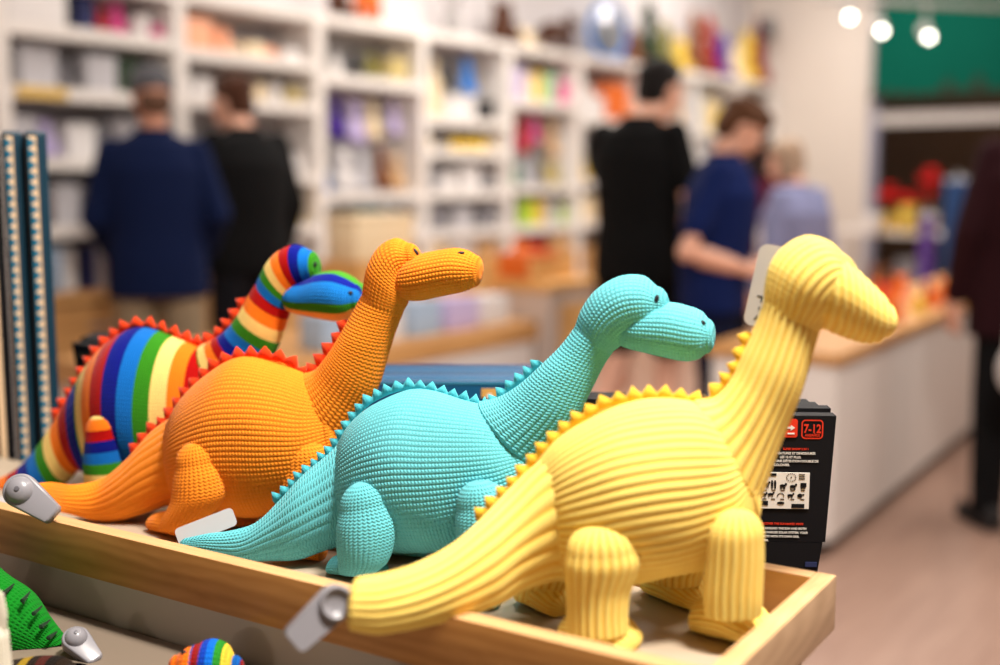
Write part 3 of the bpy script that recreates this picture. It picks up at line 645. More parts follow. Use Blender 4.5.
MB().box((0, .11, h_ / 2), (.024, .22, h_), bevel=.006, seg=4).build('cover', M_black, t)
MB().box((-.004, -.0008, h_ / 2), (.008, .0024, h_ - .014)).build('border_strip', M_cream, t)

# loose paper cards on the tray floor
for i, (v_, u_, w_, d_, a_, lb) in enumerate(((-.055, .055, .05, .04, .2, 'white paper card on the tray floor by the front foot of the yellow dinosaur'), (-.036, .238, .03, .03, .0, 'white paper card on the tray floor in the back right corner'), (-.35, .246, .06, .02, 0, 'white paper card on the tray floor behind the turquoise dinosaur'), (-.80, .05, .13, .05, .1, 'white paper card on the tray floor under the orange tail'), (-.98, .10, .10, .07, -.2, 'white paper card on the tray floor under the rainbow tail'))):
    p_ = TP(v_, u_, ZF + .0002); o = MB().prism([(x, y, 0) for x, y in rrect(w_, d_, .004)], (0, 0, .0008)).build('paper_card', M_card, None, smooth=False)
    o.location = p_; o.rotation_euler = (0, 0, TA + a_); tag(o, lb, 'card')

# ------------------------------------------------------------------ toys on the lower tier
M_green = knit('green_knit', (16, 118, 28)); M_gdark = fabric((14, 46, 20), 500)
Toy.rest = 'tier'
an = P(40, 640, 1.15); g = Toy('toy_crocodile', 'green knit crocodile with dark stripes lying on the lower tier', an, math.radians(10)); g.root['category'] = 'soft toy'
kwG = dict(wale=.0046, course=.004, amp=.0008)
g.mesh('body', [g.st([(-60, 545, -75, 640), (-30, 556, -50, 660), (0, 578, -22, 672), (25, 594, 4, 668), (45, 618, 22, 662), (62, 638, 40, 662), (70, 648, 58, 664)], .9, cap0=.03, cap1=.006, **kwG)], M_green)
V = []
for (x, y, x2, y2) in ((30, 592, 24, 604), (42, 606, 34, 616), (50, 620, 40, 628), (57, 632, 48, 638), (14, 584, 4, 596)):
    a, b = g.pt(x, y, .004), g.pt(x2, y2, .022); mid = (a + b) / 2 + g.n * .008
    MB().tube([a - g.loc, mid - g.loc, b - g.loc], [.0008, .0024, .0006], 8).build('stripe', M_gdark, g.root)
# pale tiger-striped toy below it
an2 = P(20, 668, 1.045); tg = Toy('toy_tiger', 'dark yellow-striped knit toy under the crocodile', an2, 0)
M_tig = knit('tiger_knit', (40, 30, 10), stripes=[(34, 22, 12), (34, 22, 12), (150, 120, 20), (30, 20, 12), (70, 26, 20), (24, 18, 14)])
tg.mesh('body', [tg.st([(-70, 690, -70, 760), (-30, 672, -40, 765), (10, 664, 5, 770), (40, 660, 45, 770), (62, 664, 75, 765), (80, 690, 90, 750)], .9, cap0=.02, cap1=.02, stripe=(0, 14), **kwG)], M_tig)
tg.mesh('leg', [tg.st([(-20, 740, 10, 740), (-20, 775, 10, 775), (-18, 800, 8, 800)], .9, .02, cap0=.01, cap1=.008, stripe=(0, 6), **kwG)], M_tig)
tg.mesh('leg', [tg.st([(50, 740, 80, 740), (50, 775, 80, 775), (52, 800, 78, 800)], .9, .02, cap0=.01, cap1=.008, stripe=(0, 6), **kwG)], M_tig)
wt = Toy('toy_rabbit', 'white knit toy at the left edge on the lower tier', P(-12, 640, .95), 0)
M_wk = knit('white_knit', (216, 208, 190))
wt.mesh('body', [wt.st([(-50, 640, 8, 640), (-55, 690, 12, 690), (-58, 740, 14, 740), (-50, 780, 8, 780)], .8, cap0=.02, cap1=.02, **kwG)], M_wk)
wt.mesh('ear', [wt.st([(-12, 600, 4, 598), (-12, 615, 7, 615), (-10, 640, 6, 640)], .5, cap0=.008, cap1=.004, **kwG)], M_wk)
wt.mesh('ear', [wt.st([(-42, 605, -28, 603), (-44, 620, -26, 620), (-40, 640, -24, 640)], .5, cap0=.008, cap1=.004, **kwG)], M_wk)
sec_tag('security_tag', 'grey round security tag on the crocodile tail', P(76, 640, 1.115), RT * .6 - UP * .45 - FW * .3, UP * .86 - FW * .5, .9, .052, .030)
# rainbow bird peering up from the lower tier
bp = Toy('toy_bird', 'knit bird with an orange beak and rainbow striped head on the lower tier', P(210, 662, 1.04), math.radians(200) if False else 0)
M_bird = knit('bird_knit', (20, 90, 190), stripes=[(150, 20, 20), (16, 60, 170), (16, 100, 200), (40, 130, 40), (235, 190, 60), (20, 90, 170)])
M_beak = knit('beak_knit', (236, 110, 20))
hd = bp.mesh('head', [bp.st([(196, 646, 198, 690), (204, 642, 204, 696), (214, 641, 216, 698), (226, 646, 228, 694), (233, 656, 234, 684)], .95, cap0=.01, cap1=.01, stripe=(0.3, 5), **kwG)], M_bird)
bk = bp.mesh('beak', [bp.st([(177, 656, 178, 676), (186, 649, 186, 684), (198, 648, 200, 688)], 1.0, cap0=.008, cap1=.004, **kwG)], M_beak, hd)
bp.spot(bk, 184, 652.5, .0028, .002, .2, 'nostril', M_thread, bk)
bp.mesh('body', [bp.st([(190, 684, 238, 684), (182, 720, 248, 720), (180, 760, 250, 760), (190, 782, 240, 782)], .8, cap0=.004, cap1=.01, stripe=(0, 9), **kwG)], M_bird)
# ------------------------------------------------------------------ the shop room (x along the shelf wall, y into it)
RO = np.array([-.99, 6.5, 0]); RA = math.atan2(.809, .588)
RX = np.array([math.cos(RA), math.sin(RA), 0]); RY = np.array([-RX[1], RX[0], 0])
def R(x, y, z=0): return RO + RX * x + RY * y + np.array([0, 0, z])
def RI(p): d = np.asarray(p) - RO; return float(d @ RX), float(d @ RY), float(p[2])
def slab(name, x0, x1, y0, y1, z0, z1, mat, parent=None, bevel=0):
    """a box in room axes; with a parent it is placed in the parent's own frame"""
    mb = MB().box((0, 0, 0), (x1 - x0, y1 - y0, z1 - z0), bevel=bevel); o = mb.build(name, mat, parent, smooth=False)
    c = ((x0 + x1) / 2, (y0 + y1) / 2, (z0 + z1) / 2)
    if parent is None: o.location = R(*c); o.rotation_euler = (0, 0, RA)
    else: o.location = c
    return o
M_wall = plain((206, 200, 202), .7, var=.015, scale=2); M_wallw = plain((214, 204, 196), .7, var=.015, scale=2)
M_shelf = plain((232, 226, 222), .45, var=.01); M_back = plain((176, 176, 180), .6, var=.02)
M_floor = wood('floor_boards', (150, 118, 104), (172, 140, 124), scale=2.2, stretch=(1, 9, 1), rough=.42, ring=.2)
M_oak = wood('oak_edge', (184, 132, 78), (216, 164, 104), scale=3, stretch=(1, 8, 8), rough=.5)
XE = 6.25
structure(slab('floor', -9, 9, -9, .34, -.05, 0, M_floor))
structure(slab('ceiling', -9, XE + .1, -9, .44, 3.6, 3.7, plain((190, 184, 180), .8)))
structure(slab('wall_left', -9, XE + .1, .34, .44, 0, 3.6, M_wall))
structure(slab('wall_back', XE, XE + .1, -.90, .34, 0, 3.6, M_wallw))
structure(slab('baseboard_back', XE - .015, XE - .0005, -.90, .3, 0, .12, M_shelf))
structure(slab('wall_right', -9, XE + 4, -9.1, -9, 0, 3.6, M_wallw))
structure(slab('wall_behind', -9.1, -9, -9, .44, 0, 3.6, M_wallw))
structure(slab('wall_outer', XE + 3.4, XE + 3.5, -9, 1, 0, 5, plain((70, 44, 24), .8, var=.2, scale=3)))
# shop window
M_frame = plain((150, 150, 170), .4); M_dark = plain((30, 28, 34), .4); M_bar = plain((196, 190, 188), .5)
mg, ng, bg = newmat('window_glass'); bg.inputs['Roughness'].default_value = .02; bg.inputs['Transmission Weight'].default_value = 1; bg.inputs['IOR'].default_value = 1.1; bg.inputs['Base Color'].default_value = (.62, .64, .66, 1)
win = bpy.data.objects.new('window_1', None); COL.objects.link(win); win.location = R(XE, -.90); win.rotation_euler = (0, 0, RA); structure(win)
for y in (-.04, -1.36, -2.7, -4.1): slab('mullion', -.05, .07, y - .04, y + .04, 0, 3.6, M_frame if y > -1 else M_dark, win)
slab('sill', -.06, .08, -4.1, 0, 0, .35, M_dark, win)
slab('transom', -.06, -.01, -1.32, -.08, 1.80, 1.90, M_bar, win); slab('transom', -.06, -.01, -4.06, -1.40, 1.52, 1.66, M_bar, win)
for a, b in ((-1.32, -.08), (-2.66, -1.40), (-4.06, -2.74)): slab('pane', .01, .018, a, b, .35, 3.6, mg, win)
gb = slab('green_blind', XE - .16, XE - .13, -5.2, -.96, 2.02, 3.55, plain((2, 80, 66), .9, var=.08, scale=2, spec=.1)); tag(gb, 'wide green fabric blind hung across the top of the shop window', 'blind')
m = MB(); rr = random.Random(3)
for k in range(34):
    y = -1.0 - k * .125; h_ = rr.choice((.05, .09, .14, .2, .07)) * rr.uniform(.7, 1.2)
    m.prism([(-.161, y - .07, -.765), (-.161, y - .05, -.765 + h_ * .6), (-.161, y, -.765 + h_), (-.161, y + .05, -.765 + h_ * .6), (-.161, y + .07, -.765)], (-.004, 0, 0))
o = m.build('tree_print', plain((26, 40, 24), .8), gb, smooth=False); o.location = (.145, -.5 * (-5.2 - .96) * 1 - 0.0, 0)
o.location = (.145, 3.08, 0)

# ------------------------------------------------------------------ shelf units along the wall
EDG = [e + .03 for e in (-2.80, -1.87, -.94, -.005, .88, 1.765, 2.645, 3.56, 4.46, 5.34, 6.18)]
LEV = [[1.965, 1.70, 1.40, 1.10, .80], [1.965, 1.70, 1.40, 1.10, .80], [1.935, 1.71, 1.335, 1.06, .80], [1.88, 1.23, 1.00, .80], [1.69, 1.49, 1.235, .99, .80], [1.84, 1.265, .99, .80], [1.76, 1.30, 1.0, .80], [1.72, 1.42, 1.1, .80], [1.72, 1.42, 1.1, .80], [1.72, 1.42, 1.1, .80]]
BAY = ['far-left', 'leftmost', 'second', 'third', 'fourth', 'fifth', 'sixth', 'seventh', 'eighth', 'ninth']
HT = 2.2; DP = .31
for i in range(10):
    x0, x1 = EDG[i], EDG[i + 1]; w_ = x1 - x0
    t = thing('shelf_unit', ['tall white shelf unit cut off by the left edge behind the tall books', 'tall white shelf unit behind the man in the grey cap', 'tall white shelf unit behind the person in the black hoodie', 'tall white shelf unit holding the purple and white plush', 'tall white shelf unit with a bright blue tub, above the display table', 'narrow looking white shelf unit below the dark brown plush animal', 'white shelf unit below the big blue hoop, beside the black shirt man', 'white shelf unit behind the man in the black shirt', 'white shelf unit below the tall brown plush, left of the navy t-shirt person', 'white shelf unit in the far corner behind the navy t-shirt person'][i], 'shelf', R(x0, 0), RA, 'white shelf units along the left wall')
    for a in (0, w_ - .035): slab('side_panel', a + .0005, a + .0345, 0, DP, 0, HT, M_shelf, t)
    slab('back_panel', .035, w_ - .035, DP - .012, DP, .78, HT - .05, M_back, t)
    slab('top', .035, w_ - .035, 0, DP, HT - .055, HT, M_shelf, t)
    for z in LEV[i]:
        if z < .82: continue
        slab('shelf', .035, w_ - .035, .004, DP - .012, z - .055, z, M_shelf, t)
    if i == 1: slab('price_strip', .06, .30, -.004, .0035, LEV[i][1] - .05, LEV[i][1] - .005, plain((222, 184, 90), .5), t)
    slab('worktop', .035, w_ - .035, -.002, DP - .012, .755, .80, M_oak, t)
    for k in range(2):
        d = slab('drawer', .037, w_ - .037, .0, DP - .02, .10 + k * .325, .41 + k * .325, M_oak, t)
        h_ = MB().tube([(-.1, -.155 - .012, .06), (-.1, -.19, .06), (.1, -.19, .06), (.1, -.155 - .012, .06)], .006, 8).build('handle', M_frame, d)
        h_.location = (0, .02, 0)

# ------------------------------------------------------------------ goods on the shelves
CN = {'white': (226, 222, 222), 'pale grey': (188, 186, 192), 'grey': (128, 126, 132), 'black': (20, 20, 24), 'navy': (22, 30, 86), 'pink': (226, 80, 150), 'red': (190, 30, 34), 'peach': (246, 176, 140), 'cream': (240, 220, 184), 'yellow': (232, 196, 80), 'green': (14, 92, 56), 'olive': (128, 122, 60), 'khaki': (186, 168, 112), 'purple': (66, 36, 140), 'lilac': (196, 182, 224), 'blue': (20, 116, 204), 'brown': (120, 72, 44), 'tan': (206, 168, 124), 'teal': (24, 104, 124), 'orange': (226, 110, 40), 'lime': (172, 204, 60), 'dark brown': (74, 40, 22), 'pale blue': (168, 190, 216), 'dark green': (22, 50, 24), 'mint': (160, 214, 180), 'dark red': (140, 26, 20)}
PROTO = {}
def proto(kind):
    if kind in PROTO: return PROTO[kind]
    m = MB(); rm = None
    if kind == 'box': m.box((0, 0, .45), (1, .8, .9), bevel=.02); m.box((0, 0, .93), (1.03, .83, .14), bevel=.02)
    elif kind == 'book': m.box((0, 0, .5), (1, .75, 1), bevel=.04); m.box((0, .02, .5), (.8, .76, .96))
    elif kind == 'jar': m.lathe([(.46, 0), (.5, .04), (.5, .66), (.40, .76), (.36, .78), (.36, .8), (.44, .8), (.44, .98), (.40, 1.0), (.001, 1.0)], n=24)
    elif kind == 'bottle': m.lathe([(.46, 0), (.5, .03), (.5, .5), (.42, .62), (.2, .72), (.18, .86), (.24, .87), (.24, .99), (.001, 1)], n=24)
    elif kind == 'ball': m.ell((0, 0, .5), (.5, .5, .5), n=24)
    elif kind == 'basket': m.lathe([(.36, 0), (.42, .05), (.5, .9), (.53, .92), (.53, 1.0), (.47, 1.0), (.40, .1), (.001, .08)], n=24)
    elif kind == 'plush':
        m.ell((0, 0, .30), (.30, .27, .30)); m.ell((0, -.03, .68), (.25, .23, .22)); m.ell((0, -.24, .64), (.11, .10, .08))
        for s in (-1, 1):
            m.ell((s * .19, 0, .88), (.09, .05, .11)); m.ell((s * .30, -.10, .36), (.10, .10, .20), Matrix.Rotation(s * -.5, 3, 'Y')); m.ell((s * .20, -.30, .11), (.11, .20, .11))
        rm = .028
    elif kind == 'animal':
        m.ell((0, 0, .52), (.46, .20, .22)); m.ell((.50, 0, .78), (.19, .15, .17)); m.ell((.68, 0, .72), (.12, .09, .08)); m.tube([(.32, 0, .6), (.48, 0, .74)], [.16, .12], 14); m.tube([(-.42, 0, .58), (-.62, 0, .42), (-.66, 0, .26)], [.07, .05, .04], 10)
        for sx in (-1, 1):
            for sy in (-1, 1): m.tube([(sx * .30, sy * .12, .5), (sx * .32, sy * .13, .05), (sx * .32, sy * .13, .0)], [.11, .085, .08], 12)
        for sy in (-1, 1): m.ell((.44, sy * .12, .95), (.05, .03, .08))
        rm = .028
    o = m.build(kind, None, None, remesh=rm); PROTO[kind] = o.data; bpy.data.objects.remove(o); return PROTO[kind]
NAMES = {'box': ('gift_box', 'box', 'box'), 'book': ('book', 'book', 'book'), 'jar': ('jar', 'jar', 'jar'), 'bottle': ('bottle', 'bottle', 'bottle'), 'ball': ('ball', 'ball', 'ball'), 'basket': ('basket', 'basket', 'basket'), 'plush': ('plush_toy', 'plush toy', 'soft toy'), 'animal': ('plush_animal', 'plush animal', 'soft toy')}
def item(kind, colour, pos, w_, h_, rz, label, group, dep=None):
    me = proto(kind); o = bpy.data.objects.new(NAMES[kind][0], me); COL.objects.link(o)
    mt = fabric(CN[colour], 120) if kind in ('plush', 'animal') else plain(CN[colour], .5)
    if not me.materials: me.materials.append(None)
    o.material_slots[0].link = 'OBJECT'; o.material_slots[0].material = mt
    d = dep if dep else (w_ if kind not in ('book',) else .16)
    o.scale = (w_, d, h_); o.location = pos; o.rotation_euler = (0, 0, rz); tag(o, label, NAMES[kind][2], group); return o
ORD = ['first', 'second', 'third', 'fourth', 'fifth', 'sixth', 'seventh', 'eighth', 'ninth', 'tenth', 'eleventh', 'twelfth']
SHN = ['top', 'second', 'third', 'fourth', 'bottom']
KW = dict(b='box', k='book', j='jar', t='bottle', o='ball', s='basket', p='plush', a='animal')
# per bay and shelf: kind letter, colour, width, height (metres), laid out left to right
GOODS = {
 (1, 0): [('b', 'white', .28, .15), ('b', 'black', .08, .16), ('b', 'navy', .09, .16), ('p', 'red', .07, .13), ('p', 'pink', .11, .16), ('s', 'white', .1, .1), ('o', 'pink', .07, .07)],
 (1, 1): [('b', 'black', .05, .17), ('b', 'pale grey', .18, .17), ('p', 'grey', .1, .15), ('b', 'pale grey', .15, .16), ('b', 'dark green', .13, .17), ('b', 'grey', .1, .1)],
 (1, 2): [('b', 'pale grey', .12, .17), ('p', 'lilac', .13, .17), ('b', 'white', .14, .15), ('j', 'grey', .08, .14), ('b', 'pale grey', .13, .18), ('b', 'grey', .12, .12)],
 (1, 3): [('b', 'grey', .1, .17), ('j', 'brown', .08, .14), ('b', 'pale grey', .12, .18), ('j', 'grey', .09, .16), ('b', 'brown', .1, .14), ('b', 'white', .15, .12), ('j', 'dark brown', .08, .16)],
 (1, 4): [('k', 'white', .05, .2), ('k', 'red', .04, .19), ('k', 'pale blue', .05, .2), ('k', 'white', .06, .19), ('k', 'navy', .05, .2), ('k', 'pale grey', .05, .2), ('k', 'red', .05, .18), ('k', 'white', .06, .2), ('k', 'lilac', .06, .2), ('k', 'pale blue', .05, .19)],
 (2, 0): [('b', 'peach', .17, .15), ('j', 'peach', .12, .12), ('j', 'cream', .05, .06), ('b', 'cream', .1, .07), ('b', 'peach', .09, .06), ('b', 'white', .12, .06)],
 (2, 1): [('j', 'white', .07, .1), ('b', 'white', .1, .1), ('j', 'white', .08, .09), ('b', 'tan', .08, .1), ('b', 'cream', .1, .09), ('j', 'white', .08, .1), ('b', 'khaki', .09, .08)],
 (2, 2): [('b', 'white', .12, .1), ('j', 'pale grey', .1, .14), ('b', 'white', .16, .2), ('s', 'white', .16, .14), ('b', 'white', .1, .1)],
 (2, 3): [('b', 'white', .1, .14), ('b', 'cream', .12, .12), ('b', 'white', .1, .15), ('b', 'yellow', .1, .12), ('b', 'orange', .08, .1), ('b', 'yellow', .1, .13)],
 (2, 4): [('b', 'tan', .2, .14), ('b', 'orange', .18, .12), ('b', 'white', .15, .16)],
 (3, 0): [('j', 'olive', .08, .1), ('j', 'white', .08, .1), ('p', 'black', .12, .15), ('p', 'olive', .14, .16), ('b', 'khaki', .16, .14)],
 (3, 1): [('p', 'blue', .13, .24), ('p', 'white', .15, .26), ('p', 'pale grey', .15, .24), ('p', 'brown', .15, .28), ('p', 'tan', .13, .24)],
 (3, 2): [('b', 'grey', .12, .14), ('b', 'black', .1, .12), ('b', 'white', .08, .1), ('b', 'teal', .16, .15), ('b', 'pale blue', .14, .12), ('b', 'white', .12, .1)],
 (3, 3): [('b', 'white', .2, .14), ('b', 'pale blue', .2, .12), ('b', 'tan', .16, .14)],
 (4, 0): [('t', 'tan', .09, .34), ('t', 'cream', .1, .36), ('b', 'white', .12, .14), ('b', 'white', .12, .16), ('b', 'black', .13, .13)],
 (4, 1): [('b', 'cream', .14, .07), ('b', 'grey', .12, .08), ('b', 'yellow', .16, .07), ('b', 'yellow', .18, .07), ('b', 'cream', .12, .06)],
 (4, 2): [('b', 'grey', .14, .13), ('b', 'white', .16, .12), ('b', 'white', .18, .16), ('b', 'grey', .13, .12)],
 (4, 3): [('b', 'grey', .2, .14), ('b', 'pale grey', .16, .14), ('b', 'grey', .2, .12)],
 (4, 4): [('b', 'cream', .2, .12), ('b', 'white', .22, .12), ('b', 'tan', .2, .12)],
 (5, 0): [('b', 'orange', .08, .2), ('b', 'lilac', .12, .22), ('b', 'cream', .1, .18), ('b', 'yellow', .13, .2), ('b', 'mint', .12, .2), ('b', 'pink', .12, .16)],
 (5, 1): [('p', 'mint', .12, .18), ('b', 'green', .09, .14), ('p', 'pale grey', .15, .19), ('p', 'grey', .12, .18), ('b', 'khaki', .11, .16), ('p', 'olive', .11, .18)],
 (5, 2): [('b', 'grey', .14, .16), ('b', 'lime', .15, .18), ('b', 'yellow', .14, .18), ('b', 'pale grey', .14, .16), ('b', 'lime', .12, .12)],
 (5, 3): [('b', 'orange', .2, .1), ('b', 'red', .2, .08), ('b', 'tan', .2, .12)],
 (6, 0): [('b', 'white', .2, .22), ('b', 'white', .18, .16), ('b', 'orange', .26, .26), ('b', 'peach', .12, .18)],
 (6, 1): [('p', 'yellow', .18, .3), ('p', 'black', .18, .34), ('p', 'olive', .18, .28), ('p', 'dark brown', .18, .3)],
 (6, 2): [('b', 'cream', .2, .18), ('b', 'tan', .2, .16), ('b', 'pale grey', .2, .2)],
 (7, 0): [('b', 'cream', .2, .28), ('b', 'peach', .2, .3), ('b', 'white', .2, .26), ('p', 'tan', .16, .22)],
 (7, 1): [('b', 'white', .2, .2), ('b', 'lime', .34, .2), ('b', 'pale grey', .2, .18)],
 (7, 2): [('b', 'cream', .18, .2), ('b', 'khaki', .2, .24), ('b', 'pale grey', .2, .2)],
 (8, 0): [('b', 'pale blue', .18, .3), ('b', 'cream', .16, .3), ('b', 'yellow', .18, .24), ('b', 'white', .16, .2)],
 (8, 1): [('b', 'white', .2, .22), ('b', 'pale grey', .2, .2), ('b', 'cream', .2, .18)],
 (9, 0): [('b', 'yellow', .18, .3), ('b', 'cream', .16, .24), ('b', 'white', .18, .3)],
 (9, 1): [('b', 'lime', .2, .2), ('b', 'white', .2, .2), ('b', 'cream', .16, .18)],
 (8, 2): [('b', 'white', .22, .2), ('b', 'tan', .2, .18), ('b', 'cream', .2, .18)],
}
rg = random.Random(11)
for (bay, lv), L in GOODS.items():
    w_ = EDG[bay + 1] - EDG[bay]; z = LEV[bay][lv] + .0008; free = w_ - .10 - sum(q[2] * 1.04 for q in L); gap = max(.004, free / len(L)); x = EDG[bay] + .05 + gap / 2
    name = 'bottom' if lv == len(LEV[bay]) - 1 else SHN[lv]
    for i, (k, c, ww, hh) in enumerate(L):
        kd = KW[k]; item(kd, c, R(x + ww * .52, .12 + rg.uniform(-.015, .03), z), ww, hh, RA + rg.uniform(-.06, .06) * (kd != 'book'),
             '%s %s, %s from the left on the %s shelf of the %s unit' % (c, NAMES[kd][1], ORD[i], name, BAY[bay]), '%ss on the shelf units' % NAMES[kd][1], dep=min(ww, .24) if kd != 'book' else .17)
        x += ww * 1.04 + gap
# soft toys hanging on pegs above the plush shelves
M_peg = plain((200, 200, 204), .3, metal=.6)
for (bay, x, z, c, h_) in ((3, .10, 1.58, 'olive', .2), (3, .24, 1.52, 'purple', .27), (3, .40, 1.50, 'lilac', .28), (3, .55, 1.53, 'cream', .24), (3, .74, 1.56, 'lilac', .22), (5, .14, 1.52, 'purple', .26), (5, .30, 1.48, 'red', .27), (5, .46, 1.56, 'pink', .22), (5, .68, 1.46, 'tan', .28), (4, .37, 1.86, 'black', .2), (4, .58, 1.84, 'blue', .26)):
    lx = EDG[bay] + x
    p_ = item('plush', c, R(lx, .13, z), h_ * .58, h_, RA, '%s plush toy hanging from a peg in the %s unit, at mid height' % (c, BAY[bay]) if c != 'lilac' else ('lilac plush toy hanging from a peg near the %s of the third unit' % ('middle' if x < .5 else 'right side')), 'plush toys on pegs', dep=h_ * .5)
    MB().tube([(0, .62 * .0 + .03 / .8, .93), (0, .25, .96)], .012, 8).build('loop', M_peg, p_)
# on top of the units
def onshelf(px, py, z=HT):                                     # place where the photo shows it, at the height of the shelf tops
    q = P(px, py, 1); d = q - CAM; k = ((R(0, .13) - CAM) @ RY) / (d @ RY); q = CAM + d * k; return RI(q)[0]
PILE = [653, 672, 684, 693, 703, 714, 724, 733, 741, 748]
for (px, py, k, c, w_, h_, lb) in ((337, 8, 'p', 'dark brown', .15, .3, 'dark brown plush toy sitting on top of the third shelf unit'), (368, 8, 'a', 'orange', .18, .3, 'orange plush animal standing on top of the third shelf unit'),
    (502, 25, 'p', 'dark brown', .38, .30, 'dark brown plush bear sitting on the shelf units left of the standing animal'), (556, 38, 'a', 'dark brown', .40, .30, 'dark brown plush animal standing on the shelf units beside the blue hoop'),
    (524, 38, 'p', 'cream', .16, .14, 'cream plush toy between the two dark brown plush animals'),
    (653, 60, 'p', 'brown', .26, .30, 'brown plush toy at the left of the pile on the shelf tops'), (672, 50, 'p', 'dark green', .30, .56, 'dark green plush toy on top of the shelves behind the black shirt person'), (684, 50, 'p', 'olive', .26, .40, 'olive plush toy on top of the shelves beside the dark green one'), (693, 50, 'p', 'yellow', .2, .30, 'small yellow plush toy beside the olive one on the shelf tops'),
    (703, 60, 'p', 'brown', .27, .56, 'tall brown plush toy in the middle of the pile on the shelf tops'), (714, 60, 'p', 'dark red', .26, .56, 'dark red plush toy in the pile on the shelf tops'), (724, 60, 'p', 'purple', .24, .42, 'purple plush toy in the pile on the shelf tops'), (733, 60, 'p', 'cream', .24, .32, 'cream plush toy right of the purple one on the shelf tops'),
    (741, 70, 'p', 'yellow', .28, .50, 'large yellow plush toy near the corner on the shelf tops'), (748, 60, 'p', 'dark red', .24, .66, 'dark red plush toy in the corner on the shelf tops')):
    x = onshelf(px, py) if px < 640 else 3.62 + .268 * PILE.index(px); w_ = w_ if px < 640 else min(w_, .25)
    item(KW[k], c, R(x, .13, HT + .001), w_, h_, RA, lb, 'toys on top of the shelf units', dep=.24)
x = onshelf(455, 30); t = thing('twig_vase', 'grey vase of bare twigs on top of the fourth shelf unit', 'vase', R(x, .15, HT + .001))
MB().lathe([(.04, 0), (.06, .05), (.055, .12), (.03, .16), (.034, .18), (.028, .18), (.001, .1)], n=20).build('vase', plain((150, 146, 146), .4), t)
for k in range(7): a = k * .9; MB().tube([(0, 0, .1), (.05 * math.cos(a), .03 * math.sin(a), .26), (.16 * math.cos(a), .08 * math.sin(a), .42 + .03 * (k % 3))], [.006, .005, .003], 6).build('twig', plain((110, 100, 100), .6), t)
x = onshelf(607, 45); t = thing('hoop_toy', 'big blue framed hoop with a shiny silver centre on the shelf tops', 'toy', R(x, .12, HT + .001), RA)
m = MB(); pts = [((.27) * math.cos(a), 0, .22 + .20 * math.sin(a)) for a in np.linspace(0, 2 * PI, 33)]; m.tube(pts, .022, 10, cap=False); m.build('hoop', plain((40, 120, 200), .35), t)
MB().lathe([(.19, -.012), (.19, .012), (.12, .03), (.001, .045)], n=32, rot=Matrix.Rotation(PI / 2, 3, 'X'), c=(0, 0, .22)).build('silver_disc', plain((190, 190, 200), .25, metal=.7), t)
MB().box((0, 0, .010), (.30, .16, .02), bevel=.006).build('stand', plain((40, 120, 200), .35), t)

# ------------------------------------------------------------------ long white counter on the right
CO = G(829, 561, 0); CA = math.radians(57); CXD = np.array([math.cos(CA), math.sin(CA), 0]); CYD = np.array([-CXD[1], CXD[0], 0])
def K(x, y, z=0): return CO + CXD * x + CYD * y + np.array([0, 0, z])
CX = CY = 0; CW = .46; CH = .72; CL = 3.9; SEG = 5
for i in range(SEG):
    a = CX + .01 + i * CL / SEG; b = a + CL / SEG - .003
    t = thing('counter_cabinet', 'white counter cabinet, %s along the right counter' % ('nearest to the viewer' if i == 0 else ['', 'second', 'third', 'fourth', 'farthest'][i]), 'cabinet', K(a, CY), CA, 'white cabinets of the right counter')
    slab('body', 0, b - a, .02, CW - .01, .06, CH - .04, M_shelf, t); slab('plinth', .0, b - a, .05, CW - .04, 0, .06, M_dark, t)
    for k in range(2): slab('door', k * (b - a) / 2 + .002, (k + 1) * (b - a) / 2 - .002, .002, .0195, .062, CH - .042, M_shelf, t, bevel=.003)
o = slab('wooden_worktop', CX - .004, CX + CL + .01, CY - .012, CY + CW + .01, CH - .0395, CH, M_oak, None, bevel=.003); o.location = K(CL / 2, CW / 2, CH - .02); o.rotation_euler = (0, 0, CA); tag(o, 'long wooden counter top on the white cabinets at the right', 'worktop')
rc = random.Random(5)
for i in range(22):
    x = CX + .95 + rc.uniform(0, 1.9) if i < 17 else CX + .15 + rc.uniform(0, .6); y = CY + .08 + (i % 4) * .115 + rc.uniform(-.02, .02)
    x = CX + 1.0 + (i // 4) * .34 + rc.uniform(-.04, .04) if i < 17 else CX + .12 + (i - 17) * .15
    c = ['orange', 'orange', 'peach', 'red', 'yellow', 'orange', 'dark red'][i % 7] if i < 17 else ['red', 'green', 'orange', 'teal', 'red'][i - 17]
    h_ = rc.uniform(.085, .125) if i < 17 else .05
    item('plush', c, K(x, y, CH + .001), h_ * .95, h_, CA - 1.2 + rc.uniform(-.5, .5), ('%s plush toy in the heap on the counter, row %s from the near end' % (c, ORD[i // 4]) if i < 17 else '%s small toy lying at the near end of the counter top' % c), 'toys heaped on the right counter', dep=h_)

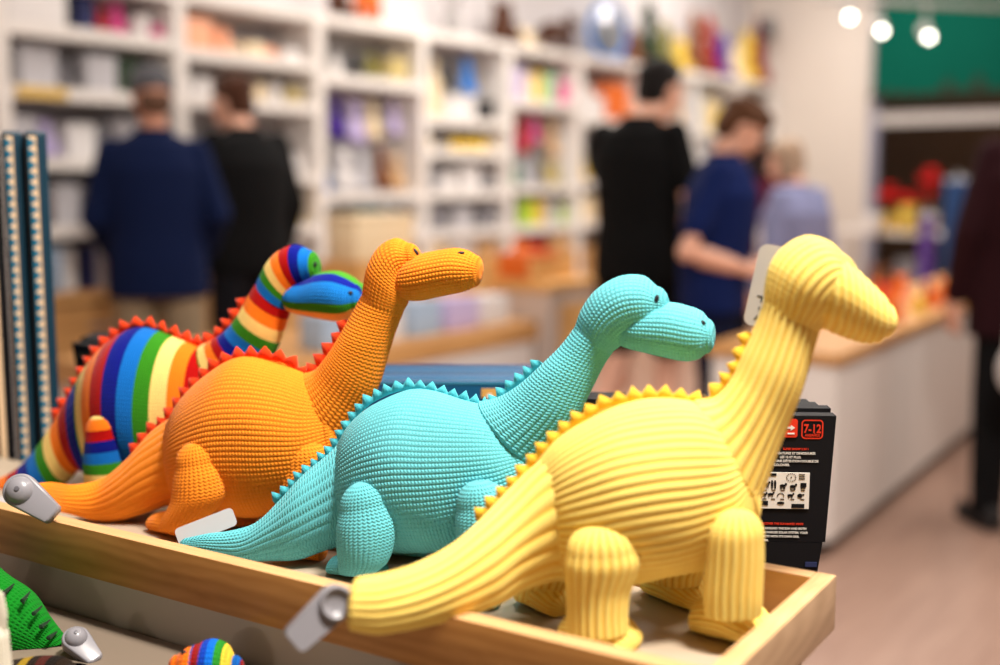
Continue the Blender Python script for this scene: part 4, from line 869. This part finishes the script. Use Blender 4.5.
# ------------------------------------------------------------------ display table in the middle
tx0, ty0, _ = RI(G(388, 347.5, .68)); tx1, ty1, _ = RI(G(534, 320, .68)); TY = (ty0 + ty1) / 2
t = thing('display_table', 'low white display table with a thick wooden top behind the orange dinosaur', 'table', R(tx0 - .9, TY), RA)
tl = tx1 - tx0 + .9
slab('table_top', 0, tl, 0, .75, .60, .68, M_oak, t, bevel=.004); slab('side_panel', .02, tl - .02, .02, .04, .04, .60, M_shelf, t); slab('side_panel', .02, tl - .02, .71, .73, .04, .60, M_shelf, t)
for a in (.02, tl - .06): slab('end_panel', a, a + .04, .04, .71, 0, .60, M_shelf, t)
def crate(label, x, y, z, w_, d_, h_, mat, nm='wooden_crate'):
    t = thing(nm, label, 'crate', R(x, y, z), RA)
    slab('bottom', 0, w_, 0, d_, 0, .015, mat, t)
    for a in (0, w_ - .015): slab('side', a, a + .015, 0, d_, .015, h_, mat, t)
    slab('front', .015, w_ - .015, 0, .015, .015, h_, mat, t); slab('back', .015, w_ - .015, d_ - .015, d_, .015, h_, mat, t); return t
M_pine = wood('pine_crate', (214, 160, 92), (236, 186, 120), scale=3, stretch=(1, 8, 8), rough=.55, ring=.3)
ex, ey, ez = RI(P(500, 311, 5.25))
crate('tan wooden crate standing on the display table near its far end', tx1 - .42, TY + .25, .681, .40, .23, .26, M_pine)
crate('tan wooden crate at the back of the display table', tx1 - .62, TY + .495, .681, .42, .25, .27, M_pine)
item('box', 'cream', R(tx1 - .42, TY + .615, .952), .38, .20, RA, 'big cream box resting on the back crate of the display table', None, dep=.22)
for i, (dx, c, w_, h_) in enumerate(((.12, 'pale blue', .2, .13), (.36, 'white', .2, .12), (.60, 'pale blue', .18, .14), (.84, 'lilac', .2, .13), (1.08, 'white', .18, .12))):
    item('box', c, R(tx0 - .25 + dx, TY + .14, .681), w_, h_, RA, '%s box, %s in the row along the display table edge' % (c, ORD[i]), 'boxes on the display table', dep=.16)
px_, py_, _ = RI(G(545, 395, 0.35))
t = thing('pedestal', 'pale grey square pedestal with a tan panel beside the display table', 'pedestal', R(tx1 + .06, TY - .02), RA)
M_ped = plain((206, 190, 180), .5)
slab('body', 0, .40, 0, .5, 0, .80, M_ped, t, bevel=.004); slab('top', -.01, .41, -.01, .51, .80, .84, M_pine, t, bevel=.003); slab('panel', .08, .33, -.012, -.0005, .50, .74, M_pine, t, bevel=.003)
crate('shallow tan crate resting on the grey pedestal', tx1 + .09, TY + .08, .841, .34, .34, .10, M_pine)
item('box', 'orange', R(tx1 + .2, TY + .2, .858), .24, .11, RA, 'flat orange box lying in the crate on the pedestal', None, dep=.2)

# ------------------------------------------------------------------ shop window display and track lights
def win_at(px, Y, z): p_ = P(px, 180, Y); return np.array([p_[0], p_[1], z])
t = thing('window_shelf', 'white low shelf table standing in front of the shop window', 'table', win_at(905, 9.6, 0), RA - PI / 2)
slab('top', -.5, .5, -.2, .2, .86, .90, M_shelf, t); slab('shelf', -.48, .48, -.18, .18, .40, .43, M_shelf, t)
for a in (-.48, .44):
    for b in (-.18, .14): slab('leg', a, a + .04, b, b + .04, 0, .86, M_shelf, t)
M_pet = fabric((222, 16, 24), 80); M_leaf = plain((20, 60, 24), .5); M_pot = plain((210, 170, 60), .5)
def blad(m, c, az, el, l, w_):
    d = Vector((math.cos(az) * math.cos(el), math.sin(az) * math.cos(el), math.sin(el))); s = Vector((-math.sin(az), math.cos(az), 0)); n = d.cross(s)
    c = Vector(c); m.prism([c, c + d * l * .4 + s * w_, c + d * l - n * -.01, c + d * l * .4 - s * w_], n * .004)
for i, (px, h_, lb) in enumerate(((890, .30, 'red flowering pot plant at the left of the window shelf'), (909, .26, 'red flowering pot plant in the middle of the window shelf'), (931, .46, 'tall red flowering pot plant at the right of the window shelf'))):
    p_ = win_at(px, (9.66, 9.66, 9.66)[i], .901); q = thing('pot_plant', lb, 'plant', p_, 0, 'red pot plants in the shop window')
    MB().lathe([(.055, 0), (.075, .12), (.08, .13), (.07, .13), (.001, .11)], n=20).build('pot', M_pot if i != 1 else plain((190, 186, 180), .5), q)
    m = MB(); r2 = random.Random(i)
    for k in range(26): blad(m, (0, 0, .10 + r2.uniform(0, .1)), r2.uniform(0, 6.28), r2.uniform(-.1, .9), .09, .026)
    m.build('foliage', M_leaf, q, smooth=False); m = MB()
    for j in range(6):
        a = j * 1.05; c = (.055 * math.cos(a) * (j > 0), .055 * math.sin(a) * (j > 0), h_ - .05 * (j > 0) + r2.uniform(-.03, .03)); m.tube([(0, 0, .12), c], .005, 6)
        for k in range(11): blad(m, c, k * .57 + r2.uniform(-.2, .2), r2.uniform(-.2, .6), .062, .026)
    m.build('flower', M_pet, q, smooth=False)
item('box', 'yellow', win_at(911, 9.46, .901), .22, .2, RA, 'yellow box on the window shelf in front of the red flowers', None, dep=.1)
item('box', 'white', win_at(876, 9.4, .901), .2, .14, RA, 'white box on the window shelf left of the yellow box', None, dep=.12)
item('box', 'grey', win_at(915, 9.55, .431), .3, .24, RA, 'grey box on the lower level of the window shelf', None, dep=.2)
item('box', 'brown', win_at(885, 9.55, .431), .2, .18, RA, 'brown box on the lower level of the window shelf', None, dep=.2)
def stand_bag(name, px, Y, w_, z0, z1, col, label, cat):
    t = thing(name, label, cat, win_at(px, Y, 0), RA - PI / 2)
    MB().lathe([(.14, 0), (.14, .02), (.02, .03)], n=20).build('base', M_dark, t); MB().tube([(0, 0, .03), (0, 0, z1 + .06)], .012, 10).build('pole', M_peg, t)
    m = MB(); n = 13
    for k in range(n - 1):
        x0, x1 = -w_ / 2 + w_ * k / (n - 1), -w_ / 2 + w_ * (k + 1) / (n - 1); f = lambda x: .02 * math.sin(x / w_ * 22)
        m.prism([(x0, f(x0) - .02, z0), (x1, f(x1) - .02, z0), (x1, f(x1) - .02, z1), (x0, f(x0) - .02, z1)], (0, -.004, 0))
    m.build('cloth', plain(col, .7), t, smooth=False); MB().tube([(-w_ / 2, 0, z1), (w_ / 2, 0, z1)], .01, 8).build('bar', M_peg, t)
stand_bag('scarf_stand', 958, 8.6, .18, .35, 1.30, (50, 84, 136), 'stand hung with a long blue cloth beside the window shelf', 'stand')
stand_bag('scarf_stand', 930, 8.4, .11, .3, 1.05, (120, 84, 170), 'narrow stand hung with a purple cloth beside the window shelf', 'stand')
for i, px in enumerate((850, 882, 929)):
    py = (17, 31, 37)[i]; p_ = P(px, py, 8.6); t = thing('spotlight', ['lit track spotlight at the left, over the white wall edge', 'lit track spotlight in the middle, below the track', 'lit track spotlight at the right, before the green blind'][i], 'lamp', p_, 0, 'track spotlights')
    tr = Matrix.Rotation(math.radians(200), 3, 'X')
    MB().lathe([(.034, .0), (.038, .005), (.042, .10), (.04, .13), (.02, .14), (.001, .142)], n=24, rot=Matrix.Rotation(math.radians(-58), 3, 'X')).build('housing', M_bar, t)
    MB().lathe([(.001, -.004), (.021, -.004), (.023, .004), (.001, .006)], n=24, rot=Matrix.Rotation(math.radians(-58), 3, 'X')).build('lens', emit('spot_lens_%d' % i, (255, 250, 236), 14), t)
    MB().tube([(0, .07, .05), (0, .07, .22 + i * .03)], .012, 8).build('stem', M_bar, t)
a, b = P(815, -2, 8.66), P(1040, 9, 8.66); o = MB().tube([a, b], .022, 8).build('light_track', M_bar, None); tag(o, 'pale ceiling light track running above the spotlights', 'light track')
p_ = R(XE - .09, .0, 2.9); p_ = P(768, 28, 11.35); t = thing('wall_speaker', 'small grey speaker high on the white wall near the corner', 'speaker', p_, RA)
MB().box((0, 0, 0), (.1, .14, .2), bevel=.02).build('cabinet', plain((120, 116, 118), .5), t); MB().lathe([(.05, 0), (.045, .006), (.001, .002)], n=20, rot=Matrix.Rotation(-PI / 2, 3, 'Y'), c=(-.051, 0, -.03)).build('cone', M_dark, t)
# ------------------------------------------------------------------ people
M_skin = plain((224, 170, 146), .5, var=.04, scale=12); M_skin2 = plain((206, 146, 120), .5, var=.04, scale=12)
M_eyew = plain((236, 234, 230), .25); M_iris = plain((60, 44, 34), .25); M_lips = plain((190, 106, 100), .5)
def eloft(m, secs, n=28):
    rings = []
    for (cx, cy, z, rx, ry) in secs: rings.append([m.bm.verts.new((cx + rx * math.cos(2 * PI * k / n), cy + ry * math.sin(2 * PI * k / n), z)) for k in range(n)])
    for A, B in zip(rings, rings[1:]):
        for k in range(n): m.bm.faces.new((A[k], A[(k + 1) % n], B[(k + 1) % n], B[k]))
    m.bm.faces.new(rings[0][::-1]); m.bm.faces.new(rings[-1])
def limb(m, pts, rad):
    """tapered limb with round joints"""
    m.tube(pts, rad, 16)
    for p, r in zip(pts, rad): m.ell(p, (r * .99,) * 3, n=14)
def hand(m, wrist, d, palm_n, curl=.5, side=1, s=1.0):
    d = Vector(d).normalized(); pn = Vector(palm_n); pn = (pn - d * pn.dot(d)).normalized(); ac = d.cross(pn) * side; w = Vector(wrist)
    M = Matrix((ac, d, pn)).transposed(); c = w + d * .05 * s; m.ell(c, (.040 * s, .052 * s, .017 * s), M, 16); m.tube([w - d * .02, w + d * .02], [.024 * s, .026 * s], 12)
    for k, (o, l) in enumerate(((-.029, .066), (-.010, .078), (.009, .072), (.028, .056))):
        b = w + d * .088 * s + ac * o * s; a1, a2, a3 = curl * .5, curl * 1.2, curl * 1.9; p = [b - d * .02 * s, b]
        for aa, f in ((a1, .45), (a2, .32), (a3, .23)): p.append(p[-1] + (d * math.cos(aa) + pn * math.sin(aa)) * l * f * s)
        m.tube(p, [.0092 * s, .0095 * s, .009 * s, .0085 * s, .0072 * s], 10); m.ell(p[-1], (.0072 * s,) * 3, n=8)
    b = w + d * .03 * s - ac * .034 * s; p = [b, b + (d * .75 - ac * .65 + pn * .3) * .034 * s, b + (d * 1.0 - ac * .55 + pn * .6) * .058 * s]; m.tube(p, [.0125 * s, .011 * s, .009 * s], 10); m.ell(p[-1], (.009 * s,) * 3, n=8)
def person(label, px, Y, face, H, J, top, bottom, shoes, hair, skin=None, sleeve='short', shorts=None, head=(0, 0), lean=0, hairstyle='short', haircol=(60, 36, 24), cap=None, hem=.86, bulk=1.0, curl=.5, extra=None, legw=1.0):
    x = (px - 500) / F * Y * math.cos(0) ; p0 = P(px, 180, Y); base = (p0[0], p0[1], 0); rz = math.atan2(face[1], face[0]) - PI / 2; k = H / 1.75; sk = skin or M_skin
    t = thing('person', label, 'person', base, rz); t.scale = (k, k, k)
    D = dict(hipL=(-.09, 0, .93), hipR=(.09, 0, .93), kneeL=(-.10, .03, .50), kneeR=(.10, .03, .50), ankL=(-.11, 0, .09), ankR=(.11, 0, .09), shL=(-.172, -.01, 1.42), shR=(.172, -.01, 1.42), elL=(-.24, -.03, 1.14), elR=(.24, -.03, 1.14), wrL=(-.25, .08, .90), wrR=(.25, .08, .90), hd=(0, .03, 1.615), handL=(0, .2, -1), handR=(0, .2, -1)); D.update(J); V = {a: Vector(b) for a, b in D.items()}
    ly = lean
    def torso(m, g, z0, z1, wide=1.0):
        secs = [(0, 0, .84, .155, .115), (0, -.005, .93, .170, .125), (0, 0, 1.05, .150 * bulk, .110 * bulk), (0, ly * .5, 1.2, .165 * bulk, .118 * bulk), (0, ly * .8, 1.33, .182 * bulk, .118 * bulk), (0, ly, 1.42, .165, .095), (0, ly, 1.475, .085, .072)]
        ss = [s for s in secs if z0 <= s[2] <= z1]; eloft(m, [(a, b, c, d * wide + g, e * wide + g) for a, b, c, d, e in ss])
    m = MB(); torso(m, 0, 0, 2)
    for s in 'LR':
        limb(m, [V['hip' + s], V['knee' + s], V['ank' + s]], [.088, .056, .038]); limb(m, [V['knee' + s] + Vector((0, -.012, -.10)), V['ank' + s] + Vector((0, -.004, .12))], [.054, .044])
        f = V['ank' + s]; m.ell(f + Vector((0, .06, -.045)), (.043, .12, .042)); m.ell(f + Vector((0, -.03, -.045)), (.036, .045, .042))
        sh, el, wr = V['sh' + s], V['el' + s], V['wr' + s]; limb(m, [sh, el, wr], [.054, .042, .027]); limb(m, [el + (wr - el) * .25, wr - (wr - el) * .3], [.043, .036])
        hand(m, wr, V['hand' + s], Vector((1 if s == 'L' else -1, .3, 0)), curl, 1 if s == 'L' else -1)
    hc = V['hd']; HM = Matrix.Rotation(head[0], 3, 'Z') @ Matrix.Rotation(-head[1], 3, 'X')
    def hp(a): return hc + HM @ Vector(a)
    m.tube([Vector((0, ly, 1.40)), Vector((0, ly * 1.0 + .0, 1.47)), hp((0, -.015, -.07))], [.062, .056, .054], 16)
    m.ell(hp((0, -.005, .025)), (.074, .093, .092), HM, 24); m.ell(hp((0, .022, -.045)), (.060, .072, .075), HM, 20); m.ell(hp((0, .06, -.088)), (.028, .024, .020), HM, 14)
    m.tube([hp((0, .080, .020)), hp((0, .104, -.022)), hp((0, .088, -.034))], [.010, .015, .012], 10); m.ell(hp((0, .080, .032)), (.048, .016, .012), HM, 14)
    for s in (-1, 1): m.ell(hp((s * .073, -.005, -.008)), (.010, .020, .032), HM, 12); m.ell(hp((s * .034, .066, -.022)), (.026, .022, .020), HM, 12)
    m.ell(hp((0, .086, -.058)), (.024, .012, .010), HM, 12)
    body = m.build('body', sk, t, remesh=.0068)
    for s in (-1, 1):
        e = MB().ell(hp((s * .030, .078, .008)), (.014, .010, .009), HM, 14).build('eye', M_eyew, t); MB().ell(hp((s * .030, .086, .008)), (.006, .004, .006), HM, 12).build('iris', M_iris, e)
        MB().tube([hp((s * .014, .090, .026)), hp((s * .032, .088, .031)), hp((s * .048, .076, .026))], [.003, .004, .002], 8).build('eyebrow', plain(haircol, .8), t)
    MB().ell(hp((0, .097, -.058)), (.022, .005, .006), HM, 14).build('mouth', M_lips, t)
    # hair
    if cap:
        m = MB(); m.ell(hp((0, -.055, -.02)), (.074, .048, .060), HM, 20); m.build('hair', fabric(haircol, 90, .6), t, remesh=.009)
    elif hair:
        m = MB(); r2 = random.Random(px)
        m.ell(hp((0, -.022, .045)), (.085, .095, .088), HM, 22); m.ell(hp((0, -.055, -.005)), (.076, .060, .080), HM, 20)
        if hairstyle == 'fringe': m.ell(hp((0, .040, .080)), (.074, .062, .046), HM, 20); m.ell(hp((.0, .07, .058)), (.062, .032, .030), HM, 16)
        else: m.ell(hp((0, .030, .088)), (.066, .056, .034), HM, 20)
        if hairstyle == 'long':
            m.ell(hp((0, -.06, -.10)), (.088, .060, .15), HM, 20); m.ell(hp((0, -.075, -.22)), (.088, .045, .14), HM, 20)
            for s in (-1, 1): m.ell(hp((s * .07, -.01, -.09)), (.030, .045, .13), HM, 16)
        if hairstyle == 'bob':
            for s in (-1, 1): m.ell(hp((s * .066, -.02, -.03)), (.026, .060, .075), HM, 16)
        for q in range(26):
            a = r2.uniform(0, 6.28); b = r2.uniform(0, 1.2); m.ell(hp((.078 * math.cos(a) * math.cos(b), -.025 + .088 * math.sin(a) * math.cos(b) if math.sin(a) < .4 else .02, .05 + .075 * math.sin(b))), (.018, .018, .014), HM, 8)
        m.build('hair', fabric(haircol, 90, .6), t, remesh=.009)
    if cap:
        c = MB(); c.lathe([(.090, .028), (.092, .05), (.085, .095), (.06, .128), (.02, .142), (.001, .143)], c=hc + HM @ Vector((0, -.006, 0)), n=28, rot=HM); cp = c.build('cap', fabric(cap, 200), t)
        b = MB(); pts = [hp((.082 * math.cos(a), .055 + .125 * math.sin(a) * .75, .040 + .008 * math.sin(a))) for a in np.linspace(.1, PI - .1, 14)]; b.prism(pts, HM @ Vector((0, 0, .008))); b.build('peak', fabric(cap, 200), cp)
        MB().ell(hp((0, -.006, .144)), (.008, .008, .005), HM, 10).build('button', fabric(cap, 200), cp)
    # clothes
    m = MB(); g = .016
    eloft(m, [(0, 0, hem, .178 * bulk + g, .128 + g), (0, -.003, .95, .174 * bulk + g, .128 + g), (0, 0, 1.06, .160 * bulk + g, .116 * bulk + g), (0, ly * .5, 1.2, .172 * bulk + g, .122 * bulk + g), (0, ly * .8, 1.33, .184 * bulk + g, .120 * bulk + g), (0, ly, 1.43, .160 + g, .094 + g), (0, ly, 1.478, .084, .072), (0, ly, 1.49, .070, .064)])
    for s in 'LR':
        sh, el, wr = V['sh' + s], V['el' + s], V['wr' + s]
        if sleeve == 'short': limb(m, [sh, sh + (el - sh) * .72], [.058, .056])
        else: limb(m, [sh, el, wr - (wr - el) * .08], [.060, .058, .046])
    tp = m.build(top[0], fabric(top[1], 60, .5, 0), t, remesh=.011)
    MB().tube([(0.070 * math.cos(a), ly + .066 * math.sin(a), 1.488) for a in np.linspace(0, 2 * PI, 25)], .010, 8, cap=False).build('collar', fabric(top[1], 60, .5, 0), tp)
    if sleeve == 'long':
        for s in 'LR': el, wr = V['el' + s], V['wr' + s]; MB().tube([wr - (wr - el) * .16, wr - (wr - el) * .06], [.047, .046], 16).build('cuff', fabric(top[1], 60, .5, 0), tp)
    m = MB(); eloft(m, [(0, 0, .82, .168, .122), (0, -.004, .93, .180, .134), (0, 0, 1.0, .170, .124)])
    for s in 'LR':
        h, kn, an_ = V['hip' + s], V['knee' + s], V['ank' + s]
        if shorts: limb(m, [h, h + (kn - h) * shorts], [.104 * legw, .094 * legw])
        else: limb(m, [h, kn, an_ + Vector((0, 0, -.01))], [.102 * legw, .076 * legw, .062 * legw])
    m.build(bottom[0], fabric(bottom[1], 60, .5, 0), t, remesh=.011)
    for s in 'LR':
        f = V['ank' + s]; m = MB(); m.ell(f + Vector((0, .065, -.046)), (.050, .130, .040)); m.ell(f + Vector((0, -.03, -.035)), (.044, .055, .052)); m.box(f + Vector((0, .045, -.082)), (.09, .24, .016), bevel=.006)
        m.build('shoe', plain(shoes, .6), t, remesh=.009)
    return t
person('person in a navy jacket, khaki trousers and grey cap, back to the camera', 155, 5.0, (-.25, .97), 1.77,
    dict(elL=(-.245, -.02, 1.13), wrL=(-.19, .17, .98), handL=(.4, 1, -.2), elR=(.25, -.03, 1.14), wrR=(.20, .16, .98), handR=(-.4, 1, -.2), shL=(-.168, -.01, 1.40), shR=(.168, -.01, 1.40)),
    ('jacket', (11, 25, 62)), ('trousers', (150, 132, 108)), (50, 40, 36), True, M_skin2, 'long', head=(.25, .15), haircol=(96, 70, 56), cap=(84, 84, 90), hem=.80, bulk=1.08)
person('person with short brown hair in a black hoodie, standing beside the navy jacket', 246, 5.6, (-.72, .69), 1.81,
    dict(elL=(-.25, .02, 1.13), wrL=(-.23, .16, .93), handL=(0, .5, -1), hd=(0, .10, 1.605)), ('hoodie', (14, 14, 16)), ('trousers', (24, 24, 30)), (30, 30, 30), True, None, 'long', head=(.35, .1), haircol=(70, 40, 26), hem=.84, bulk=1.12)
person('tall person in a black t-shirt and black shorts seen from behind', 639, 5.15, (.62, .78), 1.84,
    dict(kneeR=(.10, .10, .50), ankR=(.12, -.02, .09), kneeL=(-.09, .02, .5), ankL=(-.12, -.20, .13), elR=(.25, .0, 1.15), wrR=(.24, .12, .92), elL=(-.2, .08, 1.16), wrL=(-.08, .26, 1.06), handL=(.4, 1, 0), hd=(.03, .11, 1.605)), ('t_shirt', (10, 10, 11)), ('shorts', (12, 12, 14)), (40, 40, 44), True, None, 'short', .80, head=(-.25, .12), haircol=(22, 18, 18), hem=.82, bulk=1.04)
person('young person in a navy t-shirt with brown fringe, looking down at their hands', 716, 4.66, (.99, -.05), 1.64,
    dict(hd=(0, .10, 1.60), elR=(.24, -.14, 1.10), wrR=(.17, .13, 1.02), handR=(-.2, 1, .02), elL=(-.24, -.02, 1.10), wrL=(-.12, .2, 1.02), handL=(.3, 1, 0)), ('t_shirt', (12, 28, 78)), ('trousers', (16, 22, 48)), (40, 40, 44), True, None, 'short', head=(.1, .62), haircol=(84, 54, 36), hairstyle='fringe', hem=.84, bulk=1.16, lean=.03)
person('person with long dark hair and a maroon top, half hidden behind the navy t-shirt', 757, 6.3, (.2, .98), 1.56, dict(), ('top', (80, 20, 40)), ('trousers', (30, 26, 30)), (30, 30, 30), True, None, 'long', hairstyle='long', haircol=(36, 22, 22))
t6 = person('person with short grey hair in a lavender shirt beyond the counter', 798, 5.75, (-.62, .78), 1.50, dict(hd=(0, .09, 1.61)), ('shirt', (126, 130, 166)), ('trousers', (60, 60, 80)), (50, 50, 50), True, None, 'long', head=(.5, .25), hairstyle='bob', haircol=(160, 136, 116), bulk=1.26)
m = MB(); eloft(m, [(-.06, .05, .88, .15, .13), (-.06, .05, 1.05, .14, .13), (-.06, .06, 1.2, .15, .125), (-.06, .05, 1.36, .12, .105)]); m.build('waistcoat', fabric((222, 220, 230), 60, .5), t6, remesh=.012)
person('person in a dark maroon jumper and black trousers at the right edge', 1034, 4.35, (-.15, .99), 1.72,
    dict(ankL=(-.12, .0, .09), elL=(-.26, -.02, 1.13), wrL=(-.25, .07, .88)), ('jumper', (38, 12, 18)), ('trousers', (14, 14, 16)), (26, 24, 26), True, None, 'long', haircol=(40, 26, 22), hem=.74, bulk=1.2)
q = P(1015, 345, 4.0); t = thing('carrier_bag', 'white rounded bag hanging beside the maroon jumper at the right edge', 'bag', (q[0], q[1], q[2] - .17))
m = MB(); m.ell((0, 0, .085), (.055, .04, .085), n=28); m.build('bag_body', M_bar, t); MB().tube([(-.03, 0, .15), (-.025, 0, .24), (0, 0, .27), (.025, 0, .24), (.03, 0, .15)], .004, 8).build('handle', M_bar, t)
# ------------------------------------------------------------------ camera, light, colour
cd = bpy.data.cameras.new('camera'); cam = bpy.data.objects.new('camera', cd); COL.objects.link(cam)
cam.location = CAM; cam.rotation_euler = (PI / 2 - PITCH, 0, 0); cd.sensor_width = 36; cd.lens = 36 * F / 1000; cd.clip_start = .02; cd.clip_end = 100
cd.dof.use_dof = True; cd.dof.focus_distance = 1.21; cd.dof.aperture_fstop = 1.72
SC.camera = cam
w = bpy.data.worlds.new('shop_ambient'); SC.world = w; w.use_nodes = True
w.node_tree.nodes['Background'].inputs[0].default_value = (1.0, .95, .9, 1); w.node_tree.nodes['Background'].inputs[1].default_value = .35
def area(loc, aim, size, power, col=(1, .93, .84), sy=None):
    l = bpy.data.lights.new('ceiling_or_added_light', 'AREA'); l.size = size; l.energy = power; l.color = col
    if sy: l.shape = 'RECTANGLE'; l.size_y = sy
    o = bpy.data.objects.new('ceiling_or_added_light', l); COL.objects.link(o); o.location = loc
    o.rotation_euler = (Vector(aim) - Vector(loc)).to_track_quat('-Z', 'Y').to_euler(); return o
area((.7, .45, 3.3), (.15, 1.1, .9), .35, 140)
area((.0, .8, 3.3), (-.1, 1.3, .9), .4, 26)
area((1.3, 2.2, 3.3), (.1, 1.2, .9), .4, 26)
area((-1.5, 5.2, 3.4), (-1.2, 5.6, 0), 2.2, 32, sy=1.2)
area((.9, 6.5, 3.4), (.9, 7.0, 0), 2.2, 115, sy=1.2)
area((2.6, 9.5, 3.4), (2.6, 9.8, 0), 2.2, 80, sy=1.2)
area((2.6, 4.4, 3.4), (2.4, 4.6, 0), 1.6, 80, sy=1.2)
area(R(XE + 1.6, -2.6, 3.4), R(XE + 3.4, -2.6, 1.6), 1.0, 60, (1, .8, .55))  # added unseen lamp outside the window, brightens the brown outer wall
SC.view_settings.view_transform = 'Standard'; SC.view_settings.look = 'None'; SC.view_settings.exposure = 0; SC.view_settings.gamma = 1; SC.view_settings.use_curve_mapping = False
SC.cycles.max_bounces = 8
